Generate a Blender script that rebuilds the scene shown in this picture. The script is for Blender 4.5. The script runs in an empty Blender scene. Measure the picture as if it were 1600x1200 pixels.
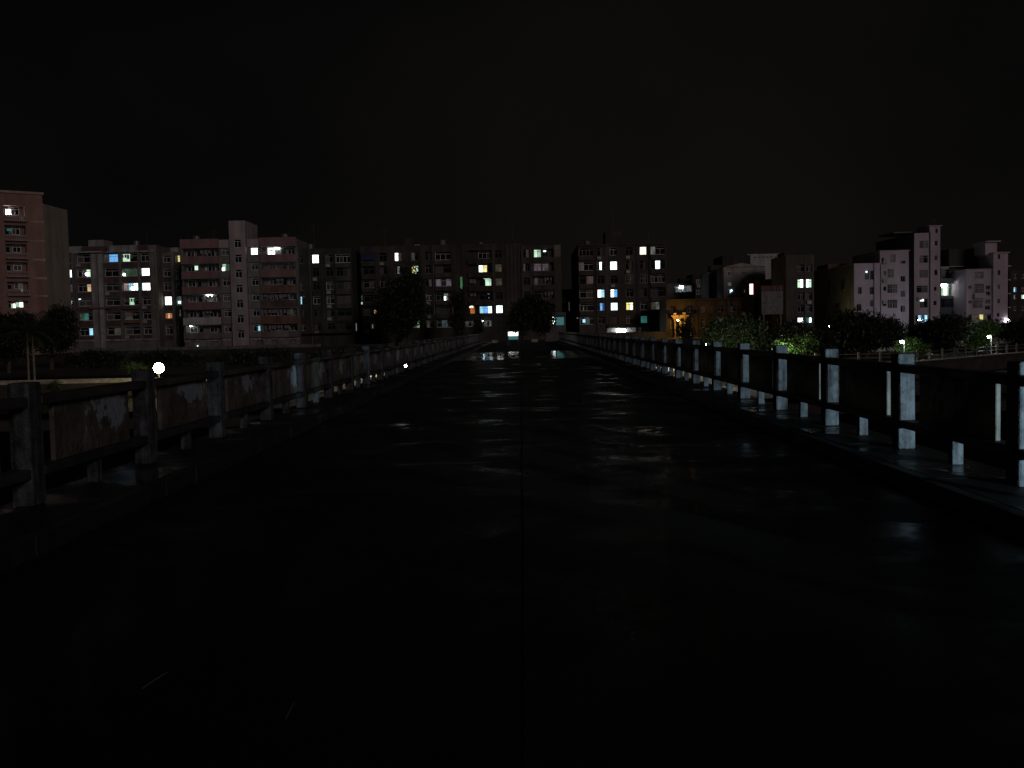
import bpy, bmesh, math, random
from mathutils import Matrix, Vector

# ------------------------------------------------------------------ camera
S = bpy.context.scene
F = 1555.0                                   # focal length in photo pixels (1600 wide)
ROLL = math.radians(-1.25)
YAW, PITCH = 0.010850, 0.055026
EYE = Vector((0.0, 0.0, 1.77))
ROT = Matrix.Rotation(YAW, 3, 'Z') @ Matrix.Rotation(math.pi/2 - PITCH, 3, 'X') @ Matrix.Rotation(ROLL, 3, 'Z')
cd = bpy.data.cameras.new('camera')
cd.sensor_width = 36.0
cd.lens = 36.0*F/1600.0
cd.clip_start = 0.05
cd.clip_end = 6000
cam = bpy.data.objects.new('camera', cd)
cam.matrix_world = Matrix.Translation(EYE) @ ROT.to_4x4()
S.collection.objects.link(cam)
S.camera = cam
S.view_settings.view_transform = 'Standard'
S.view_settings.look = 'None'
S.view_settings.exposure = 0.0
S.view_settings.gamma = 1.0
S.cycles.use_denoising = True
S.cycles.max_bounces = 6
S.cycles.diffuse_bounces = 2
S.cycles.glossy_bounces = 3
S.cycles.sample_clamp_indirect = 2.0

# ------------------------------------------------------------------ night sky: cloud lit by the town
W = bpy.data.worlds.new('World'); S.world = W; W.use_nodes = True
wn = W.node_tree.nodes; wl = W.node_tree.links; wn.clear()
tc = wn.new('ShaderNodeTexCoord')
mp = wn.new('ShaderNodeMapping'); mp.inputs['Location'].default_value = (-1.1344, -0.7908, -3.1196)
nz = wn.new('ShaderNodeTexNoise'); nz.inputs['Scale'].default_value = 1.7; nz.inputs['Detail'].default_value = 3.5; nz.inputs['Roughness'].default_value = 0.5
rp = wn.new('ShaderNodeValToRGB')
rp.color_ramp.elements[0].position = 0.34; rp.color_ramp.elements[0].color = (0.0016, 0.0016, 0.0017, 1)
rp.color_ramp.elements[1].position = 0.68; rp.color_ramp.elements[1].color = (0.0048, 0.0042, 0.0034, 1)
bg = wn.new('ShaderNodeBackground'); bg.inputs['Strength'].default_value = 1.0
wo = wn.new('ShaderNodeOutputWorld')
wl.new(tc.outputs['Generated'], mp.inputs['Vector']); wl.new(mp.outputs[0], nz.inputs['Vector'])
wl.new(nz.outputs['Fac'], rp.inputs['Fac']); wl.new(rp.outputs[0], bg.inputs['Color']); wl.new(bg.outputs[0], wo.inputs['Surface'])

# faint pinkish light of the town behind the camera, from the right
sd = bpy.data.lights.new('sun', 'SUN'); sd.energy = 0.36; sd.angle = math.radians(12); sd.color = (1.0, 0.82, 0.84)
sun = bpy.data.objects.new('sun', sd); S.collection.objects.link(sun)
az, el = math.radians(27), math.radians(17)
src = Vector((math.sin(az)*math.cos(el), -math.cos(az)*math.cos(el), math.sin(el)))
sun.rotation_euler = (-src).to_track_quat('-Z', 'Y').to_euler()
sun.location = src*300

# ------------------------------------------------------------------ helpers
COL = S.collection
rnd = random.Random(7)
def ray(px, py):
    return ROT @ Vector(((px-800)/F, -(py-600)/F, -1.0))
def P(px, py, D):
    d = ray(px, py); return EYE + d*(D/d.y)
def G(px, py, z):
    d = ray(px, py); return EYE + d*((z-EYE.z)/d.z)

class MB:
    def __init__(s): s.v = []; s.f = []
    def quad(s, a, b, c, d):
        n = len(s.v); s.v += [tuple(a), tuple(b), tuple(c), tuple(d)]; s.f.append((n, n+1, n+2, n+3))
    def box(s, x0, x1, y0, y1, z0, z1):
        n = len(s.v)
        s.v += [(x0,y0,z0),(x1,y0,z0),(x1,y1,z0),(x0,y1,z0),(x0,y0,z1),(x1,y0,z1),(x1,y1,z1),(x0,y1,z1)]
        s.f += [(n,n+3,n+2,n+1),(n+4,n+5,n+6,n+7),(n,n+1,n+5,n+4),(n+1,n+2,n+6,n+5),(n+2,n+3,n+7,n+6),(n+3,n,n+4,n+7)]
        return s
    def tube(s, pts, rads, k=8, cap=True):
        n0 = len(s.v)
        pts = [Vector(p) for p in pts]
        for i, p in enumerate(pts):
            t = (pts[min(i+1, len(pts)-1)] - pts[max(i-1, 0)]).normalized()
            a = t.orthogonal().normalized() if abs(t.z) < 0.95 else Vector((1,0,0))
            a = (a - t*a.dot(t)).normalized(); b = t.cross(a)
            for j in range(k):
                q = p + (a*math.cos(2*math.pi*j/k) + b*math.sin(2*math.pi*j/k))*rads[i]
                s.v.append(tuple(q))
        for i in range(len(pts)-1):
            for j in range(k):
                s.f.append((n0+i*k+j, n0+i*k+(j+1)%k, n0+(i+1)*k+(j+1)%k, n0+(i+1)*k+j))
        if cap:
            s.f.append(tuple(range(n0+k-1, n0-1, -1)))
            s.f.append(tuple(range(n0+(len(pts)-1)*k, n0+len(pts)*k)))
        return s
    def sphere(s, c, r, nu=16, nv=10, sz=1.0):
        n0 = len(s.v); c = Vector(c)
        for i in range(nv+1):
            th = math.pi*i/nv
            for j in range(nu):
                ph = 2*math.pi*j/nu
                s.v.append((c.x+r*math.sin(th)*math.cos(ph), c.y+r*math.sin(th)*math.sin(ph), c.z+r*sz*math.cos(th)))
        for i in range(nv):
            for j in range(nu):
                s.f.append((n0+i*nu+j, n0+(i+1)*nu+j, n0+(i+1)*nu+(j+1)%nu, n0+i*nu+(j+1)%nu))
        return s
    def mesh(s, name, m, smooth=False):
        me = bpy.data.meshes.new(name); me.from_pydata(s.v, [], s.f); me.update()
        if m: me.materials.append(m)
        if smooth: me.shade_smooth()
        return me
    def build(s, name, m, parent=None, smooth=False):
        return link(name, s.mesh(name, m, smooth), parent)
def link(name, me, parent=None, loc=None, rz=0.0):
    o = bpy.data.objects.new(name, me); COL.objects.link(o)
    if parent: o.parent = parent
    if loc is not None: o.location = loc
    if rz: o.rotation_euler.z = rz
    return o
def empty(name, loc=(0,0,0), rz=0.0):
    o = bpy.data.objects.new(name, None); COL.objects.link(o); o.location = loc; o.rotation_euler.z = rz
    o.empty_display_size = 0.3
    return o
def tag(o, label=None, cat=None, group=None, kind=None):
    if label: o['label'] = label
    if cat: o['category'] = cat
    if group: o['group'] = group
    if kind: o['kind'] = kind
    return o
def bevelled_box(x0, x1, y0, y1, z0, z1, w, name, m, seg=2):
    mb = MB().box(x0, x1, y0, y1, z0, z1); me = mb.mesh(name, m)
    bm = bmesh.new(); bm.from_mesh(me)
    bmesh.ops.bevel(bm, geom=list(bm.edges), offset=w, segments=seg, affect='EDGES', profile=0.5)
    bm.to_mesh(me); bm.free(); return me

# ------------------------------------------------------------------ materials
def nodes(name):
    m = bpy.data.materials.new(name); m.use_nodes = True
    nt = m.node_tree; return m, nt, nt.nodes, nt.links, nt.nodes['Principled BSDF']
def surf(name, c, rough=0.85, var=0.35, scale=1.2, streak=True, bump=0.0, bscale=30, dirt=(0.5,0.48,0.44), spec=0.3):
    """weathered wall / concrete: colour noise, vertical rain streaks, fine bump"""
    m, nt, N, L, b = nodes(name)
    geo = N.new('ShaderNodeNewGeometry')
    n1 = N.new('ShaderNodeTexNoise'); n1.inputs['Scale'].default_value = scale; n1.inputs['Detail'].default_value = 6; n1.inputs['Roughness'].default_value = 0.65
    L.new(geo.outputs['Position'], n1.inputs['Vector'])
    mpn = N.new('ShaderNodeMapping'); mpn.inputs['Scale'].default_value = (scale*2.2, scale*2.2, scale*0.18)
    n2 = N.new('ShaderNodeTexNoise'); n2.inputs['Scale'].default_value = 1.0; n2.inputs['Detail'].default_value = 5
    L.new(geo.outputs['Position'], mpn.inputs['Vector']); L.new(mpn.outputs[0], n2.inputs['Vector'])
    mul = N.new('ShaderNodeMath'); mul.operation = 'MULTIPLY'; L.new(n1.outputs['Fac'], mul.inputs[0])
    if streak: L.new(n2.outputs['Fac'], mul.inputs[1])
    else: mul.inputs[1].default_value = 0.5
    cr = N.new('ShaderNodeValToRGB')
    cr.color_ramp.elements[0].position = 0.13; cr.color_ramp.elements[0].color = tuple(c[i]*(1-var)*(0.6+0.8*dirt[i]) for i in range(3))+(1,)
    cr.color_ramp.elements[1].position = 0.36; cr.color_ramp.elements[1].color = tuple(min(1, x*(1+var*0.35)) for x in c)+(1,)
    L.new(mul.outputs[0], cr.inputs['Fac']); L.new(cr.outputs[0], b.inputs['Base Color'])
    b.inputs['Roughness'].default_value = rough; b.inputs['Specular IOR Level'].default_value = spec
    if bump:
        n3 = N.new('ShaderNodeTexNoise'); n3.inputs['Scale'].default_value = bscale; n3.inputs['Detail'].default_value = 5
        L.new(geo.outputs['Position'], n3.inputs['Vector'])
        bp = N.new('ShaderNodeBump'); bp.inputs['Strength'].default_value = bump; bp.inputs['Distance'].default_value = 0.02
        L.new(n3.outputs['Fac'], bp.inputs['Height']); L.new(bp.outputs[0], b.inputs['Normal'])
    return m
def lit(name, c, k, fold=0.35, scale=1.3):
    """a lit window: emission with soft curtain / room unevenness"""
    m, nt, N, L, b = nodes(name)
    geo = N.new('ShaderNodeNewGeometry')
    mpn = N.new('ShaderNodeMapping'); mpn.inputs['Scale'].default_value = (scale, scale, scale*0.45)
    n1 = N.new('ShaderNodeTexNoise'); n1.inputs['Scale'].default_value = 1.0; n1.inputs['Detail'].default_value = 3
    L.new(geo.outputs['Position'], mpn.inputs['Vector']); L.new(mpn.outputs[0], n1.inputs['Vector'])
    mr = N.new('ShaderNodeMapRange'); mr.inputs['From Min'].default_value = 0.3; mr.inputs['From Max'].default_value = 0.7
    mr.inputs['To Min'].default_value = k*(1-fold); mr.inputs['To Max'].default_value = k*(1+fold*0.4)
    L.new(n1.outputs['Fac'], mr.inputs['Value'])
    b.inputs['Base Color'].default_value = (0.02, 0.02, 0.02, 1); b.inputs['Roughness'].default_value = 0.3
    b.inputs['Emission Color'].default_value = tuple(c)+(1,)
    L.new(mr.outputs[0], b.inputs['Emission Strength'])
    return m
def plain(name, c, rough=0.6, metal=0.0, emit=None, k=0.0, spec=0.5):
    m, nt, N, L, b = nodes(name)
    b.inputs['Base Color'].default_value = tuple(c)+(1,); b.inputs['Roughness'].default_value = rough; b.inputs['Metallic'].default_value = metal
    b.inputs['Specular IOR Level'].default_value = spec
    if emit: b.inputs['Emission Color'].default_value = tuple(emit)+(1,); b.inputs['Emission Strength'].default_value = k
    return m
def wet(name, c, scale, r0, r1, bump, puddle=0.5, off=(0, 0, 0), sq=(1, 1, 1), soft=0.05, swell=0.10):
    """rain-wet concrete: standing water in hollows, damp rough film elsewhere"""
    m, nt, N, L, b = nodes(name)
    geo = N.new('ShaderNodeNewGeometry')
    n1 = N.new('ShaderNodeTexNoise'); n1.inputs['Scale'].default_value = scale; n1.inputs['Detail'].default_value = 5; n1.inputs['Roughness'].default_value = 0.6; n1.inputs['Distortion'].default_value = 0.4
    mo = N.new('ShaderNodeMapping'); mo.inputs['Location'].default_value = off; mo.inputs['Scale'].default_value = sq
    L.new(geo.outputs['Position'], mo.inputs['Vector']); L.new(mo.outputs[0], n1.inputs['Vector'])
    cr = N.new('ShaderNodeValToRGB'); cr.color_ramp.elements[0].position = puddle-soft; cr.color_ramp.elements[1].position = puddle+soft+0.02
    L.new(n1.outputs['Fac'], cr.inputs['Fac'])
    mr = N.new('ShaderNodeMapRange'); mr.inputs['To Min'].default_value = r0; mr.inputs['To Max'].default_value = r1
    L.new(cr.outputs[0], mr.inputs['Value']); L.new(mr.outputs[0], b.inputs['Roughness'])
    n2 = N.new('ShaderNodeTexNoise'); n2.inputs['Scale'].default_value = 28; n2.inputs['Detail'].default_value = 6; n2.inputs['Roughness'].default_value = 0.7
    L.new(geo.outputs['Position'], n2.inputs['Vector'])
    n3 = N.new('ShaderNodeTexNoise'); n3.inputs['Scale'].default_value = 1.6; n3.inputs['Detail'].default_value = 4
    L.new(geo.outputs['Position'], n3.inputs['Vector'])
    mm = N.new('ShaderNodeMath'); mm.operation = 'MULTIPLY'; L.new(n2.outputs['Fac'], mm.inputs[0]); L.new(cr.outputs[0], mm.inputs[1])
    b1 = N.new('ShaderNodeBump'); b1.inputs['Strength'].default_value = bump; b1.inputs['Distance'].default_value = 0.006
    L.new(mm.outputs[0], b1.inputs['Height'])
    b2 = N.new('ShaderNodeBump'); b2.inputs['Strength'].default_value = swell; b2.inputs['Distance'].default_value = 0.02
    L.new(n3.outputs['Fac'], b2.inputs['Height']); L.new(b1.outputs[0], b2.inputs['Normal'])
    L.new(b2.outputs[0], b.inputs['Normal'])
    c2 = N.new('ShaderNodeValToRGB')
    c2.color_ramp.elements[0].color = tuple(x*0.6 for x in c)+(1,); c2.color_ramp.elements[1].color = tuple(x*1.3 for x in c)+(1,)
    c2.color_ramp.elements[0].position = 0.35; c2.color_ramp.elements[1].position = 0.65
    L.new(n2.outputs['Fac'], c2.inputs['Fac']); L.new(c2.outputs[0], b.inputs['Base Color'])
    b.inputs['IOR'].default_value = 1.33
    return m
def leafmat(name, c, c2):
    m, nt, N, L, b = nodes(name)
    geo = N.new('ShaderNodeNewGeometry')
    n1 = N.new('ShaderNodeTexNoise'); n1.inputs['Scale'].default_value = 1.1; n1.inputs['Detail'].default_value = 3
    L.new(geo.outputs['Position'], n1.inputs['Vector'])
    cr = N.new('ShaderNodeValToRGB'); cr.color_ramp.elements[0].position = 0.35; cr.color_ramp.elements[1].position = 0.65
    cr.color_ramp.elements[0].color = tuple(c)+(1,); cr.color_ramp.elements[1].color = tuple(c2)+(1,)
    L.new(n1.outputs['Fac'], cr.inputs['Fac']); L.new(cr.outputs[0], b.inputs['Base Color'])
    b.inputs['Roughness'].default_value = 0.55
    tr = N.new('ShaderNodeBsdfTranslucent'); L.new(cr.outputs[0], tr.inputs['Color'])
    mx = N.new('ShaderNodeMixShader'); mx.inputs[0].default_value = 0.35
    L.new(b.outputs[0], mx.inputs[1]); L.new(tr.outputs[0], mx.inputs[2])
    L.new(mx.outputs[0], N['Material Output'].inputs['Surface'])
    return m

M = {}
M['slab']   = wet('wet_road_concrete', (0.008, 0.008, 0.0076), 0.7, 0.13, 0.52, 0.35, 0.41, (3.1, 7.7, 1.2), (1.0, 1.3, 1.0), 0.11, 0.03)
M['slabpool'] = wet('flooded_road_concrete', (0.014, 0.014, 0.013), 0.25, 0.035, 0.30, 0.25, 0.60)
M['slabdry'] = surf('damp_road_concrete', (0.022, 0.022, 0.021), 0.75, 0.4, 0.6, False, 0.4, 20)
M['pave']   = wet('wet_pavement', (0.011, 0.0105, 0.010), 0.8, 0.12, 0.55, 0.7, 0.42)
M['under']  = plain('joint_filler', (0.008, 0.008, 0.008), 0.8)
M['kerb']   = surf('kerb_concrete', (0.022, 0.022, 0.021), 0.5, 0.5, 2.5, True, 0.4, 40)
M['rail']   = surf('dark_rail_concrete', (0.034, 0.033, 0.032), 0.6, 0.6, 2.0, True, 0.4, 45)
M['pillar'] = surf('pale_pillar_concrete', (0.060, 0.067, 0.074), 0.75, 0.9, 6.0, True, 0.9, 40, dirt=(0.42, 0.4, 0.36))
M['water']  = surf('muddy_river', (0.007, 0.008, 0.006), 0.95, 0.5, 0.2, False, 0.5, 4, spec=0.0)
M['ground'] = surf('bare_ground', (0.035, 0.033, 0.028), 0.9, 0.5, 0.5, False, 0.4, 8)
M['prom']   = surf('promenade_soil_and_paving', (0.012, 0.012, 0.010), 0.9, 0.5, 0.6, False, 0.5, 10, spec=0.05)
M['stone']  = surf('retaining_stone', (0.34, 0.31, 0.24), 0.85, 0.45, 1.2, True, 0.5, 12)
M['coping'] = surf('coping_stone', (0.30, 0.29, 0.26), 0.8, 0.4, 1.5)
M['metal']  = plain('painted_metal', (0.10, 0.10, 0.10), 0.45, 0.3)
M['palerail'] = surf('pale_railing_paint', (0.10, 0.088, 0.08), 0.6, 0.4, 3.0)
M['frame']  = plain('window_frame', (0.46, 0.46, 0.45), 0.5)
M['frame_k'] = plain('window_frame_dim', (0.055, 0.054, 0.052), 0.5)  # frame colour darkened to match the dim middle blocks
M['frame_d'] = plain('window_frame_dark', (0.16, 0.16, 0.16), 0.5)
M['glass']  = plain('dark_glass', (0.008, 0.009, 0.010), 0.12)
M['glass2'] = plain('dusty_glass', (0.03, 0.032, 0.034), 0.3)
M['curtain'] = surf('curtain', (0.10, 0.09, 0.085), 0.9, 0.5, 3.0)
M['grille'] = plain('grille_metal', (0.28, 0.26, 0.25), 0.4, 0.5)
M['acunit'] = surf('air_conditioner_case', (0.30, 0.30, 0.28), 0.6, 0.4, 2.0)
M['cloth']  = surf('laundry', (0.20, 0.18, 0.19), 0.95, 0.5, 2.5, False)
M['pipe']   = plain('drain_pipe', (0.10, 0.10, 0.095), 0.6)
M['black']  = plain('dark_void', (0.006, 0.006, 0.006), 0.9)
# walls
M['pink']   = surf('pink_tile', (0.22, 0.125, 0.105), 0.75, 0.35, 0.35, True)
M['pinkband'] = surf('pale_string_course', (0.30, 0.21, 0.18), 0.8, 0.3, 0.6)
M['beige']  = surf('beige_render', (0.30, 0.26, 0.21), 0.85, 0.3, 0.3)
M['grey2']  = surf('grey_render', (0.13, 0.125, 0.11), 0.85, 0.45, 0.4)
M['dkred']  = surf('dark_red_tile', (0.088, 0.055, 0.052), 0.8, 0.45, 0.5)
M['pilaster'] = surf('pale_pilaster', (0.26, 0.25, 0.24), 0.8, 0.5, 0.6)
M['rose']   = surf('rose_parapet', (0.20, 0.112, 0.112), 0.8, 0.35, 0.4)
M['tower']  = surf('pale_stair_tower', (0.29, 0.25, 0.24), 0.85, 0.35, 0.3)
M['cream4'] = surf('cream_render', (0.16, 0.15, 0.135), 0.85, 0.4, 0.4)
M['brickb'] = surf('pale_base_tile', (0.28, 0.27, 0.25), 0.8, 0.6, 1.2)
M['dkconc'] = surf('dim_concrete', (0.040, 0.038, 0.034), 0.9, 0.5, 0.35)  # wall colour darkened to stand for weak light on the middle blocks
M['dkconc2'] = surf('dim_concrete_warm', (0.047, 0.042, 0.035), 0.9, 0.5, 0.35)
M['midconc'] = surf('stained_concrete', (0.060, 0.054, 0.047), 0.9, 0.5, 0.35)
M['lilac']  = surf('white_wash_render', (0.40, 0.325, 0.36), 0.85, 0.22, 0.25)
M['lilac2'] = surf('pale_grey_render', (0.36, 0.36, 0.36), 0.85, 0.3, 0.3)
M['olive']  = surf('olive_side_tone', (0.20, 0.18, 0.12), 0.9, 0.4, 0.4)
M['brown']  = surf('brown_tile_band', (0.15, 0.085, 0.055), 0.85, 0.5, 0.5)
M['dkhouse'] = surf('dark_house_render', (0.075, 0.070, 0.058), 0.9, 0.4, 0.4)
M['dkstone'] = surf('unlit_dark_stone', (0.03, 0.03, 0.026), 0.9, 0.5, 1.2, True, 0.5, 12)  # retaining stone darkened so this stretch of wall looks unlit
M['palehouse'] = surf('pale_house_render', (0.22, 0.215, 0.225), 0.9, 0.35, 0.4)
M['house']  = surf('house_render', (0.12, 0.115, 0.115), 0.9, 0.4, 0.4)
M['ochred'] = surf('dim_ochre_render', (0.048, 0.034, 0.019), 0.85, 0.6, 0.6)  # ochre darkened where the orange lamp light is weaker
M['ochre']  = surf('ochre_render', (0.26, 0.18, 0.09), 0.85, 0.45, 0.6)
M['roof']   = plain('roof_felt', (0.02, 0.02, 0.02), 0.9)
M['bluesheet'] = surf('blue_awning_sheet', (0.012, 0.025, 0.065), 0.7, 0.3, 2)
M['board']  = surf('grimy_white_board', (0.17, 0.16, 0.155), 0.7, 0.3, 1.2)
M['boardred'] = surf('dull_red_board', (0.09, 0.032, 0.034), 0.7, 0.3, 1.2)
M['ink']    = plain('board_ink', (0.06, 0.06, 0.06), 0.7)
M['redcloth'] = surf('red_banner', (0.55, 0.04, 0.06), 0.8, 0.2, 1.0)
M['tealglow'] = plain('teal_paint_glow', (0.08, 0.26, 0.25), 0.5, 0, (0.12, 0.42, 0.42), 0.25)  # paint given a glow of its own to look lit
M['bark']   = surf('bark', (0.07, 0.055, 0.04), 0.9, 0.5, 5, True, 0.6, 20)
M['palmbark'] = surf('palm_bark', (0.11, 0.10, 0.08), 0.7, 0.4, 3, False, 0.4, 12)
M['leaf']   = leafmat('leaf', (0.028, 0.05, 0.016), (0.055, 0.095, 0.025))
M['leafm']  = leafmat('leaf_mid', (0.016, 0.030, 0.009), (0.032, 0.056, 0.016))
M['leafl']  = leafmat('leaf_lit', (0.05, 0.10, 0.02), (0.09, 0.16, 0.035))  # lighter leaf copy, lamp light painted into the lit sprays
M['leafd']  = leafmat('leaf_dark', (0.012, 0.018, 0.009), (0.022, 0.034, 0.015))  # leaf copy darkened for crowns out of the lamp light
M['palmleaf'] = leafmat('palm_leaf', (0.018, 0.026, 0.012), (0.03, 0.045, 0.018))
# lit windows
def LT(k, c, s, fold=0.35): M[k] = lit('lit_'+k, c, s, fold)
LT('white', (1.0, 1.0, 0.96), 3.2, 0.2); LT('cool', (0.72, 0.95, 1.0), 3.0, 0.4); LT('cyan', (0.35, 0.75, 0.92), 1.3, 0.5)
LT('blue', (0.16, 0.48, 0.95), 1.05, 0.35); LT('dblue', (0.06, 0.16, 0.55), 0.35, 0.5); LT('yellow', (0.95, 0.85, 0.30), 1.1, 0.4)
LT('warm', (1.0, 0.88, 0.62), 2.0, 0.4); LT('green', (0.50, 0.85, 0.55), 0.8, 0.45); LT('pale', (0.62, 0.88, 0.66), 1.15, 0.4)
LT('orange', (1.0, 0.26, 0.05), 0.5, 0.6); LT('peach', (1.0, 0.62, 0.36), 0.8, 0.5); LT('red', (0.60, 0.12, 0.06), 0.14, 0.6)
LT('teal', (0.10, 0.55, 0.48), 0.22, 0.5); LT('dgreen', (0.25, 0.55, 0.30), 0.10, 0.6); LT('purple', (0.42, 0.34, 0.42), 0.24, 0.8)
LT('dim', (0.55, 0.50, 0.38), 0.07, 0.7); LT('dimw', (0.70, 0.75, 0.68), 0.16, 0.7); LT('pinkdim', (0.50, 0.32, 0.26), 0.13, 0.6)
LT('dcyan', (0.3, 0.6, 0.65), 0.10, 0.7); LT('greenwallglow', (0.20, 0.75, 0.28), 0.20, 0.3); LT('magenta', (0.9, 0.65, 0.65), 0.5, 0.7)
M['bulb'] = plain('lamp_glow', (0.8,0.8,0.8), 0.4, 0, (0.92, 0.97, 1.0), 9.0)
M['globe'] = plain('lamp_globe_yellowish', (0.8,0.8,0.7), 0.3, 0, (1.0, 0.86, 0.46), 130.0)
M['globew'] = plain('lamp_globe_white', (0.8,0.8,0.8), 0.3, 0, (0.98, 0.95, 0.86), 95.0)
M['globeb'] = plain('lamp_globe_bright', (0.8,0.8,0.8), 0.3, 0, (1.0, 0.92, 0.76), 900.0)
M['parkl'] = plain('park_lamp_glow', (0.8,0.8,0.8), 0.3, 0, (0.80, 1.0, 0.84), 260.0)
M['parkb'] = plain('park_lamp_glow_bright', (0.8,0.8,0.8), 0.3, 0, (0.84, 1.0, 0.80), 900.0)
M['streetblue'] = plain('street_lamp_bluish', (0.8,0.8,0.8), 0.3, 0, (0.62, 0.86, 1.0), 200.0)
M['streetwarm'] = plain('street_lamp_warm', (0.8,0.8,0.8), 0.3, 0, (1.0, 0.90, 0.66), 150.0)
M['sodium'] = plain('sodium_glow', (0.8,0.6,0.3), 0.3, 0, (1.0, 0.54, 0.08), 1100.0)
M['tubel'] = plain('tube_light', (0.9,0.9,0.9), 0.3, 0, (0.86, 0.95, 1.0), 26.0)
M['floodlens'] = plain('flood_lens', (0.9,0.9,0.9), 0.2, 0, (0.7, 0.9, 1.0), 5.0)
M['signlit'] = plain('light_box_face', (0.9,0.9,0.9), 0.3, 0, (1.0, 0.88, 0.84), 1.6)
M['signred'] = plain('light_box_red', (0.4,0.02,0.04), 0.4, 0, (0.6, 0.02, 0.08), 0.12)

# panels of the railing: dark cast concrete with a shallow relief and bluish patches painted in for light leaking through gaps
def panelmat():
    m, nt, N, L, b = nodes('cast_relief_panel')
    t = N.new('ShaderNodeTexCoord'); oi = N.new('ShaderNodeObjectInfo'); geo = N.new('ShaderNodeNewGeometry')
    n1 = N.new('ShaderNodeTexNoise'); n1.inputs['Scale'].default_value = 3.2; n1.inputs['Detail'].default_value = 7; n1.inputs['Roughness'].default_value = 0.62
    L.new(geo.outputs['Position'], n1.inputs['Vector'])
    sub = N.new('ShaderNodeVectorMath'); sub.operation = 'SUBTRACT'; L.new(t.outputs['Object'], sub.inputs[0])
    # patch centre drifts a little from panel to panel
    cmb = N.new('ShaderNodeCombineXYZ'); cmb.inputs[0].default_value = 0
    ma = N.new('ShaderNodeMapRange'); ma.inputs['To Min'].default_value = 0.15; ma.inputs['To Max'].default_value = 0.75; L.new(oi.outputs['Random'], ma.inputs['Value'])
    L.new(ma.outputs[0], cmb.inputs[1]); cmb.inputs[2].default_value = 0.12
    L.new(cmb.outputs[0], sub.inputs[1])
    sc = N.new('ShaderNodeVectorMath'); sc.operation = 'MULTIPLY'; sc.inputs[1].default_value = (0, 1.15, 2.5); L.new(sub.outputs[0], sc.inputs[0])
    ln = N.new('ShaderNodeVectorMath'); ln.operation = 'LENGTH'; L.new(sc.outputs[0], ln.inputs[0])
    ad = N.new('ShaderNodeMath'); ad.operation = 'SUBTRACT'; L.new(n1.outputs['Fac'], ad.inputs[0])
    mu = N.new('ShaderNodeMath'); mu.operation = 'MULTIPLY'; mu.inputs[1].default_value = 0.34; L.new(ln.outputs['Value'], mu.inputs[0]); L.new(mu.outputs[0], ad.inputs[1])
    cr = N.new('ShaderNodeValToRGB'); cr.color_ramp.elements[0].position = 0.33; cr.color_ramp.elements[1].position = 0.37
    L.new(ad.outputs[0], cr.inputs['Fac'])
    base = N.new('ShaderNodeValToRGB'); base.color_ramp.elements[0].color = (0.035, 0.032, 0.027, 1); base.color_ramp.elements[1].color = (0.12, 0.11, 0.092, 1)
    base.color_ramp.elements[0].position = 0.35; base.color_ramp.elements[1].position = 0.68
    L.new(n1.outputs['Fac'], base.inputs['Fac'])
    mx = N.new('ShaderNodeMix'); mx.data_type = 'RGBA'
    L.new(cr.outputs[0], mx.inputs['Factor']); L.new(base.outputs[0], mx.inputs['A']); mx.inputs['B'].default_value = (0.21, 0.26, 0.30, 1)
    L.new(mx.outputs['Result'], b.inputs['Base Color']); b.inputs['Roughness'].default_value = 0.7
    w = N.new('ShaderNodeTexNoise'); w.inputs['Scale'].default_value = 5; w.inputs['Distortion'].default_value = 2.5; w.inputs['Detail'].default_value = 2
    L.new(geo.outputs['Position'], w.inputs['Vector'])
    bp = N.new('ShaderNodeBump'); bp.inputs['Strength'].default_value = 0.8; bp.inputs['Distance'].default_value = 0.03
    L.new(w.outputs['Fac'], bp.inputs['Height']); L.new(bp.outputs[0], b.inputs['Normal'])
    return m
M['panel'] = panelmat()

# ------------------------------------------------------------------ ground, river, promenade
def bank(x):                                   # line of the riverside wall
    if x < 34: return 88.0
    return 88.0 + min(x-34, 160.0)*0.98
xs = [-2500, -300, -150, -90, -60, -30, -7, 7, 20, 34, 45, 60, 80, 110, 150, 194, 400, 2500]
prof = [(-26, -6.2, 0), (-26, -3.4, 0), (-10, -3.4, 0), (-10, -3.4, 1)]
def sheet(name, rows, m, kind='structure'):
    mb = MB(); k = len(xs)
    for (off, z) in rows:
        for x in xs: mb.v.append((x, bank(x)+off if off < 900 else off, z))
    for i in range(len(rows)-1):
        for j in range(k-1):
            mb.f.append((i*k+j, i*k+j+1, (i+1)*k+j+1, (i+1)*k+j))
    return tag(mb.build(name, m), kind=kind)
sheet('ground', [(-19.0, -9.0), (-19.0, -3.9), (-0.3, -3.9), (-0.3, -2.2), (12, -2.1), (40, -1.7), (70, -0.75), (84, -0.62), (2500, -0.62)], M['ground'])
sheet('promenade', [(-18.9, -3.40), (-0.02, -3.396)], M['prom'])
sheet('terrace', [(0.32, -1.99), (11, -1.98)], M['prom'])
mb = MB(); mb.quad((-2500, -900, -4.6), (2500, -900, -4.6), (2500, 262, -4.6), (-2500, 262, -4.6)); 
tag(mb.build('river', M['water']), kind='structure')
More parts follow.
